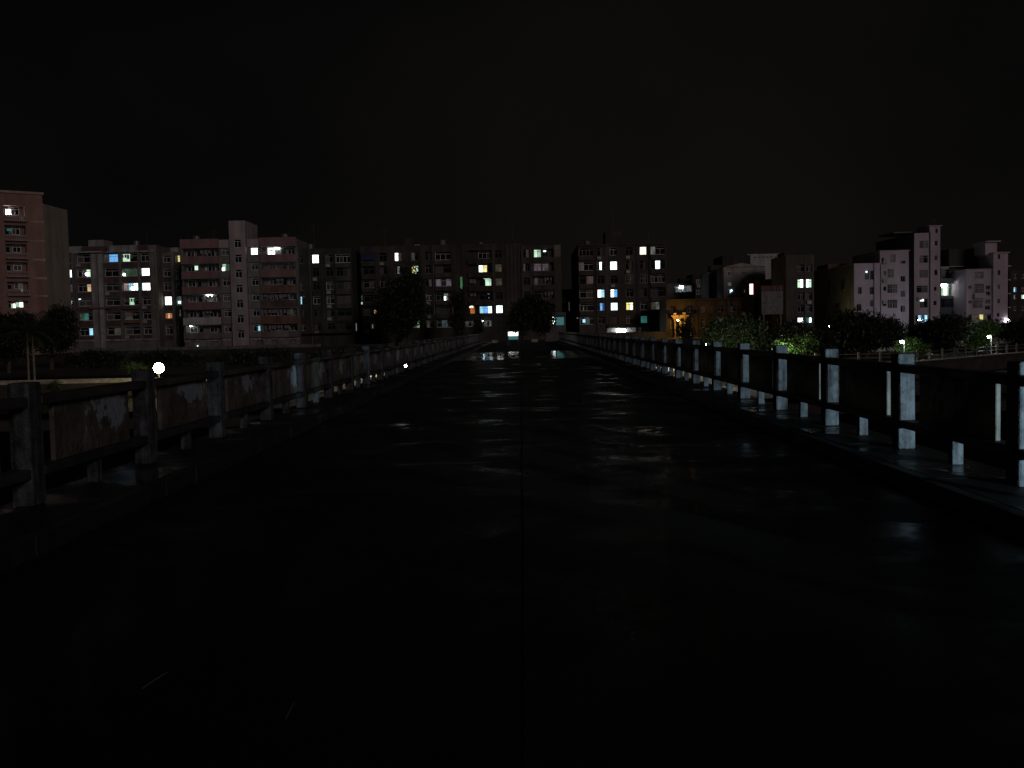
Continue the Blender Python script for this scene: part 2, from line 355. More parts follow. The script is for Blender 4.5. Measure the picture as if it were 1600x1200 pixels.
# embankment edge of the promenade and the lit retaining wall in blocks
def wall_run(name, label, cat, x0, x1, step, zlo, zhi, off, m, courses, th=0.30, cope=True, bl=1.2):
    r = empty(name, ((x0+x1)/2, bank((x0+x1)/2)+off, zlo)); tag(r, label, cat)
    h = (zhi-zlo)/courses; ox, oy, oz = r.location
    for c in range(courses):
        mb = MB(); x = x0 - (0.5*bl if c % 2 else 0)
        while x < x1:
            a, b2 = max(x, x0), min(x+bl, x1)
            if b2-a > 0.05:
                ya, yb = bank(a)+off, bank(b2)+off; e = rnd.uniform(-0.02, 0.02); g = 0.018
                dx, dy = b2-a, yb-ya; l = math.hypot(dx, dy); nx, ny = dy/l, -dx/l; tx, ty = dx/l*g, dy/l*g
                p = [(a+tx+nx*e, ya+ty+ny*e), (b2-tx+nx*e, yb-ty+ny*e), (b2-tx-nx*th, yb-ty-ny*th), (a+tx-nx*th, ya+ty-ny*th)]
                n = len(mb.v)
                for z in (zlo+c*h+0.012-oz, zlo+(c+1)*h-0.012-oz):
                    for q in p: mb.v.append((q[0]-ox, q[1]-oy, z))
                mb.f += [(n,n+3,n+2,n+1),(n+4,n+5,n+6,n+7),(n,n+1,n+5,n+4),(n+1,n+2,n+6,n+5),(n+2,n+3,n+7,n+6),(n+3,n,n+4,n+7)]
            x += bl
        mb.build('course', m, r)
    if cope:
        mb = MB(); x = x0
        while x < x1:
            b2 = min(x+4, x1); ya, yb = bank(x)+off, bank(b2)+off; n = len(mb.v)
            for z in (zhi-oz, zhi+0.10-oz):
                for q in ((x+.01, ya-0.06), (b2-.01, yb-0.06), (b2-.01, yb+th+0.05), (x+.01, ya+th+0.05)): mb.v.append((q[0]-ox, q[1]-oy, z))
            mb.f += [(n,n+3,n+2,n+1),(n+4,n+5,n+6,n+7),(n,n+1,n+5,n+4),(n+1,n+2,n+6,n+5),(n+2,n+3,n+7,n+6),(n+3,n,n+4,n+7)]
            x += 4
        mb.build('coping', M['coping'], r)
    return r
wall_run('retaining_wall', 'long pale stone block wall along the promenade left of the bridge', 'wall', -80, -5.6, 4, -3.39, -1.92, 0.0, M['stone'], 4)
wall_run('retaining_wall', 'pale stone block wall along the promenade right of the bridge', 'wall', 5.6, 26, 4, -3.39, -1.92, 0.0, M['stone'], 4)
wall_run('retaining_wall', 'dark wall below the terrace railing at the right', 'wall', 26.02, 130, 4, -3.39, -1.92, 0.0, M['dkstone'], 4)

# ------------------------------------------------------------------ bridge deck: wet concrete slabs, pavements, kerbs
Y0, Y1 = -14.0, 131.0
mb = MB(); mb.box(-5.25, 5.25, Y0, Y1, -0.75, -0.014)
brd = tag(mb.build('bridge_deck', M['under']), kind='structure')
road = empty('road', (0, 0, 0)); tag(road, kind='structure')
XC = -0.04
def slab(x0, x1, y0, y1, i):
    j = rnd.uniform(0, .016); x1 = x1-j if x0 < -1 else x1; x0 = x0+j if x0 > -1 else x0
    sm = M['slab'] if y0 < 58 else M['slabpool'] if y0 < 77 else M['slabdry']
    me = bevelled_box(-(x1-x0)/2, (x1-x0)/2, -(y1-y0)/2, (y1-y0)/2, -0.055, 0.0, 0.003, 'road_slab', sm, 1)
    o = link('road_slab', me, road, ((x0+x1)/2, (y0+y1)/2, rnd.uniform(-0.001, 0.001)))
    o.rotation_euler = (rnd.gauss(0, 0.0005), rnd.gauss(0, 0.0005), 0)
ll = [13.2 + 5.0*k for k in range(-6, 25)]; rl = [10.9 + 4.8*k for k in range(-6, 26)]
for ys, x0, x1 in ((ll, -4.0, XC-0.003), (rl, XC+0.003, 4.0)):
    ys = [Y0] + [y for y in ys if Y0+1 < y < Y1-1] + [Y1]
    for i in range(len(ys)-1): slab(x0, x1, ys[i]+0.004, ys[i+1]-0.004, i)
for sgn, nm in ((-1, 'pavement'), (1, 'pavement')):
    pv = empty(nm, (sgn*4.62, 0, 0)); tag(pv, kind='structure')
    y = Y0
    while y < Y1-0.5:
        e = min(y+3.0, Y1)
        me = bevelled_box(-0.47, 0.47, -(e-y)/2+0.006, (e-y)/2-0.006, -0.06, 0.17, 0.008, 'paving_slab', M['pave'], 1)
        o = link('paving_slab', me, pv, (0, (y+e)/2, rnd.uniform(-0.004, 0.004))); o.rotation_euler.x = rnd.gauss(0, 0.0008)
        y += 3.0
    kb = empty('kerb', (sgn*4.0, 0, 0)); tag(kb, kind='structure')
    me = bevelled_box(-0.065, 0.065, -0.4995, 0.4995, -0.06, 0.172, 0.006, 'kerb_stone', M['kerb'], 2)
    y = Y0+0.5
    while y < Y1:
        o = link('kerb_stone', me, kb, (sgn*0.065+rnd.uniform(-.006, .006), y, rnd.uniform(-.007, .004))); y += 1.0

# ------------------------------------------------------------------ railings
ZP = 0.17
rr = random.Random(11)
me_pillar = bevelled_box(-0.105, 0.105, 0.0, 0.27, 0.0, 1.19, 0.022, 'pillar', M['pillar'], 2)
me_top = bevelled_box(-0.10, 0.10, 0.272, 2.998, 0.955, 1.055, 0.014, 'top_rail', M['rail'], 1)
me_low = bevelled_box(-0.10, 0.10, 0.272, 2.998, 0.262, 0.360, 0.014, 'lower_rail', M['rail'], 1)
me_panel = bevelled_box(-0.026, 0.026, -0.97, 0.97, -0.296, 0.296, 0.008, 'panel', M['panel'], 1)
me_stub = bevelled_box(-0.06, 0.06, -0.06, 0.06, 0.0, 0.262, 0.006, 'stub_post', M['pillar'], 1)
for sgn, lab in ((1, 'concrete balustrade of pillars and solid panels along the right pavement'), (-1, 'concrete balustrade of pillars and solid panels along the left pavement')):
    xi = 4.68 if sgn > 0 else -4.70               # face towards the road
    R_ = empty('bridge_railing', (xi, 9.4, ZP)); tag(R_, lab, 'railing', 'bridge railings')
    xc = sgn*0.105
    k = -7
    while 9.4+3.0*k < 126:
        y = 3.0*k
        o = link('pillar', me_pillar, R_, (xc+rr.uniform(-.006, .006), y, 0)); o.rotation_euler = (rr.gauss(0, .004), rr.gauss(0, .004), rr.gauss(0, .008))
        link('top_rail', me_top, R_, (xc, y, rr.uniform(-.006, .006)))
        link('lower_rail', me_low, R_, (xc, y, rr.uniform(-.005, .005)))
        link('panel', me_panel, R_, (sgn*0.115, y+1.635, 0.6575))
        if sgn > 0 or k != 10: link('stub_post', me_stub, R_,   # one stub is missing on the left
             (xc, y+1.635+rr.uniform(-.04, .04), 0))
        k += 1
    link('pillar', me_pillar, R_, (xc, 3.0*k, 0))

# weeds in the joint at the foot of the right kerb
def weeds(px, py, n, label):
    p = G(px, py, 0.0); mb = MB()
    for i in range(n):
        a = rnd.uniform(0, 6.28); r = rnd.uniform(0, .07); h = rnd.uniform(.05, .13); b = Vector((r*math.cos(a), r*math.sin(a), 0.0))
        t = b + Vector((math.cos(a)*h*.7, math.sin(a)*h*.7, h)); w = Vector((-math.sin(a), math.cos(a), 0))*.006
        mb.quad(b-w, b+w, t+w*.2, t-w*.2)
    o = mb.build('weed_tuft', M['leaf']); o.location = p; tag(o, label, 'weeds')
weeds(1372, 724, 40, 'small tuft of weeds at the kerb under the right balustrade, farther one')
weeds(1552, 800, 46, 'small tuft of weeds at the kerb under the right balustrade, nearer one')
# litter straws lying on the road
for (xa, ya, xb, yb, lb) in ((222, 1076, 262, 1050, 'longer thin pale straw lying on the wet road at left'), (447, 1122, 460, 1097, 'shorter thin straw lying on the dark wet road')):
    a, b = G(xa, ya, 0.008), G(xb, yb, 0.008)
    o = MB().tube([(0,0,0), (b-a)*.5+Vector((0,0,.003)), b-a], [.003, .0035, .003], 6).build('straw', M['palerail']); o.location = a; tag(o, lb, 'straw')

# floodlight on the near bank, behind the camera to the right: it lights the railing ends
fl = empty('flood_light', (11.0, -8.5, -1.95)); tag(fl, 'small floodlight on a low pole on the near bank', 'lamp')
MB().tube([(0,0,-2.4), (0,0,2.6)], [.06, .045], 10).build('pole', M['metal'], fl)
MB().box(-.22, .22, -.16, .02, 2.6, 2.9).build('housing', M['metal'], fl)
MB().box(-.19, .19, .022, .03, 2.63, 2.87).build('lens', M['floodlens'], fl)
ld = bpy.data.lights.new('flood_beam', 'SPOT'); ld.energy = 28000; ld.color = (0.60, 0.86, 1.0); ld.spot_size = math.radians(31); ld.spot_blend = 0.8; ld.shadow_soft_size = 0.12
lo = bpy.data.objects.new('flood_beam', ld); COL.objects.link(lo); lo.parent = fl; lo.location = (0, .10, 2.75)
lo.rotation_euler = Vector((-9.0, 26.0, 0.0)).to_track_quat('-Z', 'Y').to_euler()

# ------------------------------------------------------------------ buildings
ZB = -0.62
class B:
    """a building whose front plane passes through pixel column pxo at distance D; local x along the front, y into the block, z up"""
    def __init__(s, name, label, cat, D, pxo, refpx, refpy, rot=0.0, group=None):
        p = P(pxo, refpy, D)
        s.rot = rot; s.e = empty(name, (p.x, p.y, ZB), rot); tag(s.e, label, cat, group)
        s.o = Vector((p.x, p.y, ZB)); s.r = Vector((math.cos(rot), math.sin(rot), 0)); s.n = Vector((-math.sin(rot), math.cos(rot), 0))
        s.rp = refpx; s.ry = refpy; s.D = D
    def hit(s, px, py, dy=0.0):
        d = ray(px, py); o = s.o + s.n*dy
        t = (o-EYE).dot(s.n)/d.dot(s.n); q = EYE+d*t-s.o
        return q.dot(s.r), q.z
    def U(s, px, py=None): return s.hit(px, s.ry if py is None else py)[0]
    def Z(s, py, px=None): return s.hit(s.rp if px is None else px, py)[1]
    def rect(s, x0, y0, x1, y1, dy=0.0):
        cx, cy = (x0+x1)/2, (y0+y1)/2
        u0 = s.hit(x0, cy, dy)[0]; u1 = s.hit(x1, cy, dy)[0]; z1 = s.hit(cx, y0, dy)[1]; z0 = s.hit(cx, y1, dy)[1]
        return u0, u1, z0, z1
    def block(s, u0, u1, z0, z1, depth, m, y0=0.0, opens=(), name='wall', parapet=0.5, roofm=None):
        """box with openings (ua,ub,za,zb,rec,closed) cut into the front; reveals are real"""
        mb = MB()
        us = sorted({u0, u1} | {round(min(max(v, u0), u1), 4) for o in opens for v in o[:2]}); zs = sorted({z0, z1} | {round(min(max(v, z0), z1), 4) for o in opens for v in o[2:4]})
        for i in range(len(us)-1):
            for j in range(len(zs)-1):
                cu, cz = (us[i]+us[i+1])/2, (zs[j]+zs[j+1])/2
                if us[i+1]-us[i] < 1e-4 or zs[j+1]-zs[j] < 1e-4: continue
                if any(o[0] < cu < o[1] and o[2] < cz < o[3] for o in opens): continue
                mb.quad((us[i],y0,zs[j]), (us[i+1],y0,zs[j]), (us[i+1],y0,zs[j+1]), (us[i],y0,zs[j+1]))
        for o in opens:
            a, b2, c, d, r = o[:5]; y1 = y0+r
            mb.quad((a,y0,c),(a,y1,c),(a,y1,d),(a,y0,d)); mb.quad((b2,y0,c),(b2,y0,d),(b2,y1,d),(b2,y1,c))
            mb.quad((a,y0,d),(a,y1,d),(b2,y1,d),(b2,y0,d)); mb.quad((a,y0,c),(b2,y0,c),(b2,y1,c),(a,y1,c))
            mb.quad((a,y1,c),(b2,y1,c),(b2,y1,d),(a,y1,d))
        yb = y0+depth
        mb.quad((u0,yb,z0),(u0,y0,z0),(u0,y0,z1),(u0,yb,z1)); mb.quad((u1,y0,z0),(u1,yb,z0),(u1,yb,z1),(u1,y0,z1))
        mb.quad((u1,yb,z0),(u0,yb,z0),(u0,yb,z1),(u1,yb,z1))
        # parapet upstand with a sunk roof
        t = 0.22; zr = z1-parapet
        mb.quad((u0,y0,z1),(u1,y0,z1),(u1-t,y0+t,z1),(u0+t,y0+t,z1)); mb.quad((u1,y0,z1),(u1,yb,z1),(u1-t,yb-t,z1),(u1-t,y0+t,z1))
        mb.quad((u1,yb,z1),(u0,yb,z1),(u0+t,yb-t,z1),(u1-t,yb-t,z1)); mb.quad((u0,yb,z1),(u0,y0,z1),(u0+t,y0+t,z1),(u0+t,yb-t,z1))
        c = [(u0+t,y0+t),(u1-t,y0+t),(u1-t,yb-t),(u0+t,yb-t)]
        for i in range(4):
            p, q = c[i], c[(i+1)%4]; mb.quad((p[0],p[1],z1),(q[0],q[1],z1),(q[0],q[1],zr),(p[0],p[1],zr))
        mb.quad(*[(p[0],p[1],zr) for p in c])
        return mb.build(name, m, s.e)
    def window(s, u0, u1, z0, z1, y, panes=('glass',), fr='frame', bar=0.09, transom=True, mull=None):
        """window part: frame mesh; each pane of glass a sub-part. panes are given left to right"""
        w, h = u1-u0, z1-z0; n = len(panes)
        if mull is None: mull = max(n, 2 if w > 0.8 else 1)
        mb = MB(); t = 0.06; b = min(bar, w*.12)
        mb.box(0, b, -t, 0, 0, h); mb.box(w-b, w, -t, 0, 0, h); mb.box(b, w-b, -t, 0, 0, b); mb.box(b, w-b, -t, 0, h-b, h)
        zt = h*0.70
        if transom and h > 1.1: mb.box(b, w-b, -t+.003, -.003, zt, zt+b*.8)
        for i in range(1, mull):
            x = w*i/mull; mb.box(x-b*.4, x+b*.4, -t+.006, -.006, b+.003, (zt if transom and h > 1.1 else h-b)-.003)
        o = mb.build('window', M[fr], s.e); o.location = (u0, y, z0)
        for i, pm in enumerate(panes):
            a, c = w*i/n, w*(i+1)/n
            q = MB(); q.box(a+.004, c-.004, -0.022, -0.010, .004, h-.004); q.build('pane', M[pm], o)
        return o
    def flat(s, name, u0, u1, z0, z1, y0, y1, m):
        mb = MB().box(0, u1-u0, 0, y1-y0, 0, z1-z0); o = mb.build(name, M[m], s.e); o.location = (u0, y0, z0); return o
    def parapet(s, u0, u1, z0, z1, m, out=0.28, name='balcony_parapet'):
        o = s.flat(name, u0, u1, z0, z1, -out, -0.003, m); return o
    def grille(s, u0, u1, z0, z1, y=-0.12, n=None, m='grille'):
        mb = MB(); w, h = u1-u0, z1-z0; n = n or max(3, int(w/0.45)); r = .022
        for i in range(n+1): x = w*i/n; mb.box(x-r, x+r, -r, r, 0, h)
        for z in (0.0, h*.5, h): mb.box(0, w, -r*.8, r*.8, z-r, z+r)
        o = mb.build('window_grille', M[m], s.e); o.location = (u0, y, z0); return o
    def ac(s, u, z, y=-0.36):
        mb = MB().box(0, .82, 0, .32, 0, .58); mb.tube([(.30, -.012, .29), (.30, 0, .29)], [.23, .24], 12); mb.box(.04, .10, .02, .35, -.08, 0); mb.box(.70, .76, .02, .35, -.08, 0)
        o = mb.build('air_conditioner', M['acunit'], s.e); o.location = (u, y, z); return o
    def pipe(s, u, z0, z1, y=-0.10):
        o = MB().tube([(0,0,0), (0,0,z1-z0)], [.07, .07], 6).build('drain_pipe', M['pipe'], s.e); o.location = (u, y, z0); return o
    def laundry(s, u0, u1, z, y):
        mb = MB(); x = u0
        mb.box(u0, u1, y-.008, y+.008, z-.008, z+.008)
        while x < u1-.3:
            w, h = rnd.uniform(.3, .6), rnd.uniform(.5, .95); k = 4
            for i in range(k):
                a, c = x+w*i/k, x+w*(i+1)/k; d0, d1 = .03*math.sin(i*2.2), .03*math.sin((i+1)*2.2)
                mb.quad((a, y+d0, z-h), (c, y+d1, z-h), (c, y+d1*.2, z), (a, y+d0*.2, z))
            x += w+rnd.uniform(.05, .35)
        return mb.build('laundry', M['cloth'], s.e)
    def lamp(s, x0, y0, x1, y1, y, m='tubel'):
        u0, u1, z0, z1 = s.rect(x0, y0, x1, y1, y)
        o = s.flat('lamp', u0, u1, z0, z1, y-.10, y-.02, m); return o
    def spot(s, x0, y0, x1, y1, m, y=-0.02, fr='frame', panes=None, bar=.07, mull=None):
        """a window given directly by its outline, set on a wall at depth y"""
        u0, u1, z0, z1 = s.rect(x0, y0, x1, y1, y); return s.window(u0, u1, z0, z1, y, panes or (m,), fr, bar, mull=mull)
    def antenna(s, u, z, h, y=2.0):
        mb = MB().tube([(0,0,0), (0,0,h)], [.035, .02], 6)
        for k, w in ((.95, .5), (.85, .7), (.75, .9)): mb.tube([(-w, 0, h*k), (w, 0, h*k)], [.014, .014], 5)
        o = mb.build('antenna', M['metal'], s.e); o.location = (u, y, z); return o
    def tank(s, u, z, y=3.0, r=.7, h=1.3):
        mb = MB().tube([(0,0,.25), (0,0,.25+h), (0,0,.4+h)], [r, r, r*.4], 14)
        for a in (0.8, 2.4, 3.9, 5.5): mb.box(r*.8*math.cos(a)-.05, r*.8*math.cos(a)+.05, r*.8*math.sin(a)-.05, r*.8*math.sin(a)+.05, 0, .26)
        o = mb.build('water_tank', M['metal'], s.e); o.location = (u, y, z); return o
def dark(): return rnd.choice(['glass', 'glass', 'glass', 'glass2', 'curtain'])
def wins(b, cols, rows, special, rec=0.22, fr='frame', acs=0.25):
    """ordinary window grid: returns the openings and a list of jobs to run after the wall exists"""
    op, jobs = [], []
    for r, (ya, yb) in enumerate(rows):
        z1, z0 = b.Z(ya), b.Z(yb)
        for c, (xa, xb) in enumerate(cols):
            sp = special.get((r, c), 0)
            if sp is None: continue
            u0, u1 = b.U(xa), b.U(xb)
            op.append((u0, u1, z0, z1, rec))
            jobs.append((u0, u1, z0, z1, sp))
    def run():
        for (u0, u1, z0, z1, sp) in jobs:
            pn = sp if sp else (dark(), dark()); f2 = fr if fr != 'mix' else ('frame' if sp and len(sp) > 2 and rnd.random() < .5 else rnd.choice(['frame_k', 'frame_k', 'frame_k', 'frame_d', 'frame']))
            b.window(u0+.01, u1-.01, z0+.01, z1-.01, rec-.02, pn, f2)
            if not sp and rnd.random() < acs: b.ac(u0+.1, z0-.75)
    return op, run

# --- pink tower at the far left
def pink_tower():
    b = B('apartment_tower', 'tall pink tiled apartment tower cut by the left edge of the picture', 'building', 156, 66, 30, 312, rot=math.atan2(.6, .8))
    ztop = b.Z(304.5, 66); uL = -13.0
    rows = [(321.5, 339), (352, 369.5), (381, 397.5), (409.5, 426), (440, 455), (470, 484)]
    op = []; zz = []
    for (ya, yb) in rows:
        z1, z0 = b.Z(ya, 26), b.Z(yb, 26); zz.append((z0, z1)); op.append((b.U(9, 400), b.U(42, 400), z0, z1, 1.1))
    b.block(uL, 0, 0, ztop, 11, M['pink'], opens=op)
    b.flat('cornice', uL-.2, .2, ztop+.004, ztop+.35, -.25, 11.2, 'pinkband')
    for (ya, yb) in ((345, 348.5), (375, 378.5), (404, 407.5), (433, 436.5), (461, 464)):
        b.flat('string_course', b.U(45), .12, b.Z(yb, 55), b.Z(ya, 55), -.10, -.004, 'pinkband')
    for i, (z0, z1) in enumerate(zz):
        u0, u1 = b.U(9, 400), b.U(42, 400)
        b.window(u0+1.15, u0+2.35, z0+.35, z1-.12, 1.06, [('glass',), ('glass2', 'glass'), ('glass',), ('glass2',), ('curtain', 'dim'), ('green', 'white')][i] if i else ('glass2', 'glass'), 'frame')
        b.window(u0+.15, u0+.85, z0+.3, z1-.35, 1.06, ('glass',), 'frame_d')
        # bowed balustrade: slab, rail and balusters
        b.flat('balcony_slab', u0-.1, u1+.1, z0-.72, z0-.57, -.75, -.004, 'pinkband')
        b.flat('balcony_rail', u0-.1, u1+.1, z0+.02, z0+.16, -.75, -.60, 'pinkband')
        n = 11
        for k in range(n):
            x = u0+(u1-u0)*k/(n-1); b.flat('baluster', x-.06, x+.06, z0-.57, z0+.02, -.73, -.62, 'pinkband')
    b.lamp(9, 328, 16, 335, 1.0); b.lamp(10.5, 357.5, 17.5, 361, 1.0, 'teal'); b.spot(17, 474, 24.5, 482, 'cool', 1.0, panes=('green', 'white'))
    b.lamp(33, 453, 36, 455.5, 1.0, 'pale')
    # rear wing with its blank side wall towards the river
    p0, p1 = P(66, 318, 161), P(105, 328, 170)
    inv = Matrix.Rotation(-b.rot, 3, 'Z'); zt = p0.z-ZB
    mb = MB(); cor = [(-92, 161), (p0.x, 161), (p1.x, 170), (-92, 170)]
    lc = [inv @ (Vector((x, y, 0))-Vector((b.o.x, b.o.y, 0))) for x, y in cor]
    for i in range(4):
        a, c = lc[i], lc[(i+1) % 4]; mb.quad((a.x,a.y,0), (c.x,c.y,0), (c.x,c.y,zt), (a.x,a.y,zt))
    mb.quad(*[(a.x,a.y,zt) for a in lc]); mb.build('rear_wing', M['beige'], b.e)
pink_tower()

# --- long block with twin pilasters
def twin_block():
    b = B('apartment_block', 'grey and dark red apartment block with two pale pilasters up its middle', 'building', 200, 160, 160, 400)
    zt = b.Z(384.5, 160); uL, uR = b.U(70), b.U(244.5)
    rows = [(397, 410), (420, 432.5), (443, 455.5), (466, 478), (488.5, 500.5), (512, 524)]
    cols = [(72, 80), (86, 110.5), (119, 140), (162, 184), (190, 214), (219, 232.5)]
    sp = {(0,3): ('dim','blue','blue'), (0,4): ('pale','glass'), (1,1): ('glass2','green','cool'), (1,2): ('glass','dim','pale'), (1,4): ('dgreen','dgreen','dgreen'),
          (1,5): ('white',), (2,0): ('dimw','glass','glass'), (2,1): ('glass','red','purple'), (2,2): ('glass','glass2','peach'), (2,4): ('magenta','cyan','cool'), (2,5): ('cool','white'),
          (3,1): ('glass','blue','glass'), (3,4): ('glass','green','glass'), (4,2): ('dgreen','teal','glass'), (5,1): ('glass','cyan','glass'), (5,2): ('glass','glass','cyan'),
          (4,4): ('dim','glass'), (5,3): ('glass','dim')}
    op, run = wins(b, cols, rows, sp, rec=.45)
    b.block(uL, uR, 0, zt, 12, M['grey2'], opens=op); run()
    # dark red spandrels under the windows, pale upstands at the roof
    for r, (ya, yb) in enumerate(rows):
        for c in (1, 2, 3, 4, 5):
            b.flat('spandrel', b.U(cols[c][0]), b.U(cols[c][1]), b.Z(yb+8.6), b.Z(yb+1.2), -.16, -.004, 'dkred')
    for x0, x1 in ((76, 118), (119, 129), (172, 188), (189, 214)):
        b.flat('roof_upstand', b.U(x0), b.U(x1), b.Z(393), b.Z(384), -.14, -.004, 'pilaster')
    b.flat('roof_upstand', b.U(216), b.U(232), b.Z(393), b.Z(384), -.14, -.004, 'dkred')
    b.flat('cornice', b.U(72), b.U(243), b.Z(395.2), b.Z(393.2), -.45, -.004, 'pilaster')
    for x0, x1 in ((143, 151.5), (153.5, 161)):
        b.flat('pilaster', b.U(x0), b.U(x1), 0, b.Z(396.6), -.5, -.006, 'pilaster')
    for x0, x1 in ((82, 85), (113, 116), (186, 189), (215.5, 217.5), (236, 241)):
        b.flat('pier', b.U(x0), b.U(x1), 0, b.Z(395.3), -.24, -.005, 'grey2')
    b.flat('stair_head', b.U(137), b.U(161), zt-.4, b.Z(374.5, 149), .6, 5, 'pilaster')
    b.flat('canopy', b.U(130), b.U(168), b.Z(393), b.Z(385.5), -.8, -.01, 'dkred')
    b.flat('canopy', b.U(128), b.U(163), b.Z(394.6), b.Z(393.1), -1.0, -.01, 'lilac2')
    for (x, y, k) in ((107.6, 428.5, 1.8), (135.5, 428.5, 1.6), (109.5, 473, 2.0), (112, 518, 1.8), (194.5, 429, 1.4), (208, 450.5, 2.2)):
        b.lamp(x-k, y-k, x+k, y+k, .40)
    b.lamp(121, 467, 126, 468, .3, 'cool'); b.grille(b.U(190), b.U(214), b.Z(455), b.Z(443)); b.grille(b.U(86), b.U(110), b.Z(455), b.Z(443))
    for c in (1, 4):
        for r in (0, 3, 4): b.laundry(b.U(cols[c][0])+.2, b.U(cols[c][1])-.4, b.Z(rows[r][0])-.25, -.3)
    # lower cornice, pale tile band near the ground
    b.flat('ground_floor_band', uL, uR, b.Z(533), b.Z(530.5), -.3, -.004, 'brickb')
    b.flat('balcony_parapet', b.U(190), b.U(216), b.Z(506), b.Z(500.8), -.7, -.004, 'brown'); b.flat('balcony_parapet', b.U(188), b.U(216), b.Z(484), b.Z(479), -.7, -.004, 'dkred')
    b.flat('awning', b.U(138), b.U(172), b.Z(482.3), b.Z(480), -.9, -.006, 'brown')
    b.tank(b.U(205), zt-.45); b.antenna(b.U(225), zt-.4, 3.2); b.pipe(b.U(117.2), .2, zt-1); b.pipe(b.U(214.6), .2, zt-1)
twin_block()

def slim_block():
    b = B('apartment_block', 'narrow grey apartment block wedged beside the rose banded one', 'building', 203, 265, 262, 400)
    zt = b.Z(387, 262); uL, uR = b.U(247), b.U(286)
    rows = [(399, 410), (420.5, 432), (442.5, 454), (463, 477), (489, 498), (509, 523)]
    cols = [(254, 265.5), (273, 281)]
    sp = {(3,0): ('white',), (4,0): ('orange','peach','orange'), (0,1): ('dim','yellow'), (3,1): ('dcyan','dimw')}
    op, run = wins(b, cols, rows, sp, rec=.3)
    b.block(uL, uR, 0, zt, 10, M['grey2'], opens=op); run()
    b.flat('roof_upstand', b.U(251), b.U(266), b.Z(394), b.Z(387), -.12, -.004, 'dkred'); b.flat('roof_upstand', b.U(267), b.U(279), b.Z(394), b.Z(387), -.12, -.004, 'pilaster')
    for x in (247.3, 268): b.flat('pier', b.U(x), b.U(x+3), 0, b.Z(395), -.22, -.004, 'pilaster')
    for r in rows: b.flat('spandrel', b.U(254), b.U(265.5), b.Z(r[1]+8), b.Z(r[1]+1.2), -.12, -.004, 'dkred')
    b.lamp(248.2, 400, 249.2, 409, -.02, 'dcyan'); b.lamp(278.5, 470.5, 282.5, 474, -.03, 'cool'); b.lamp(281, 484, 282.3, 494, -.03, 'dimw')
slim_block()

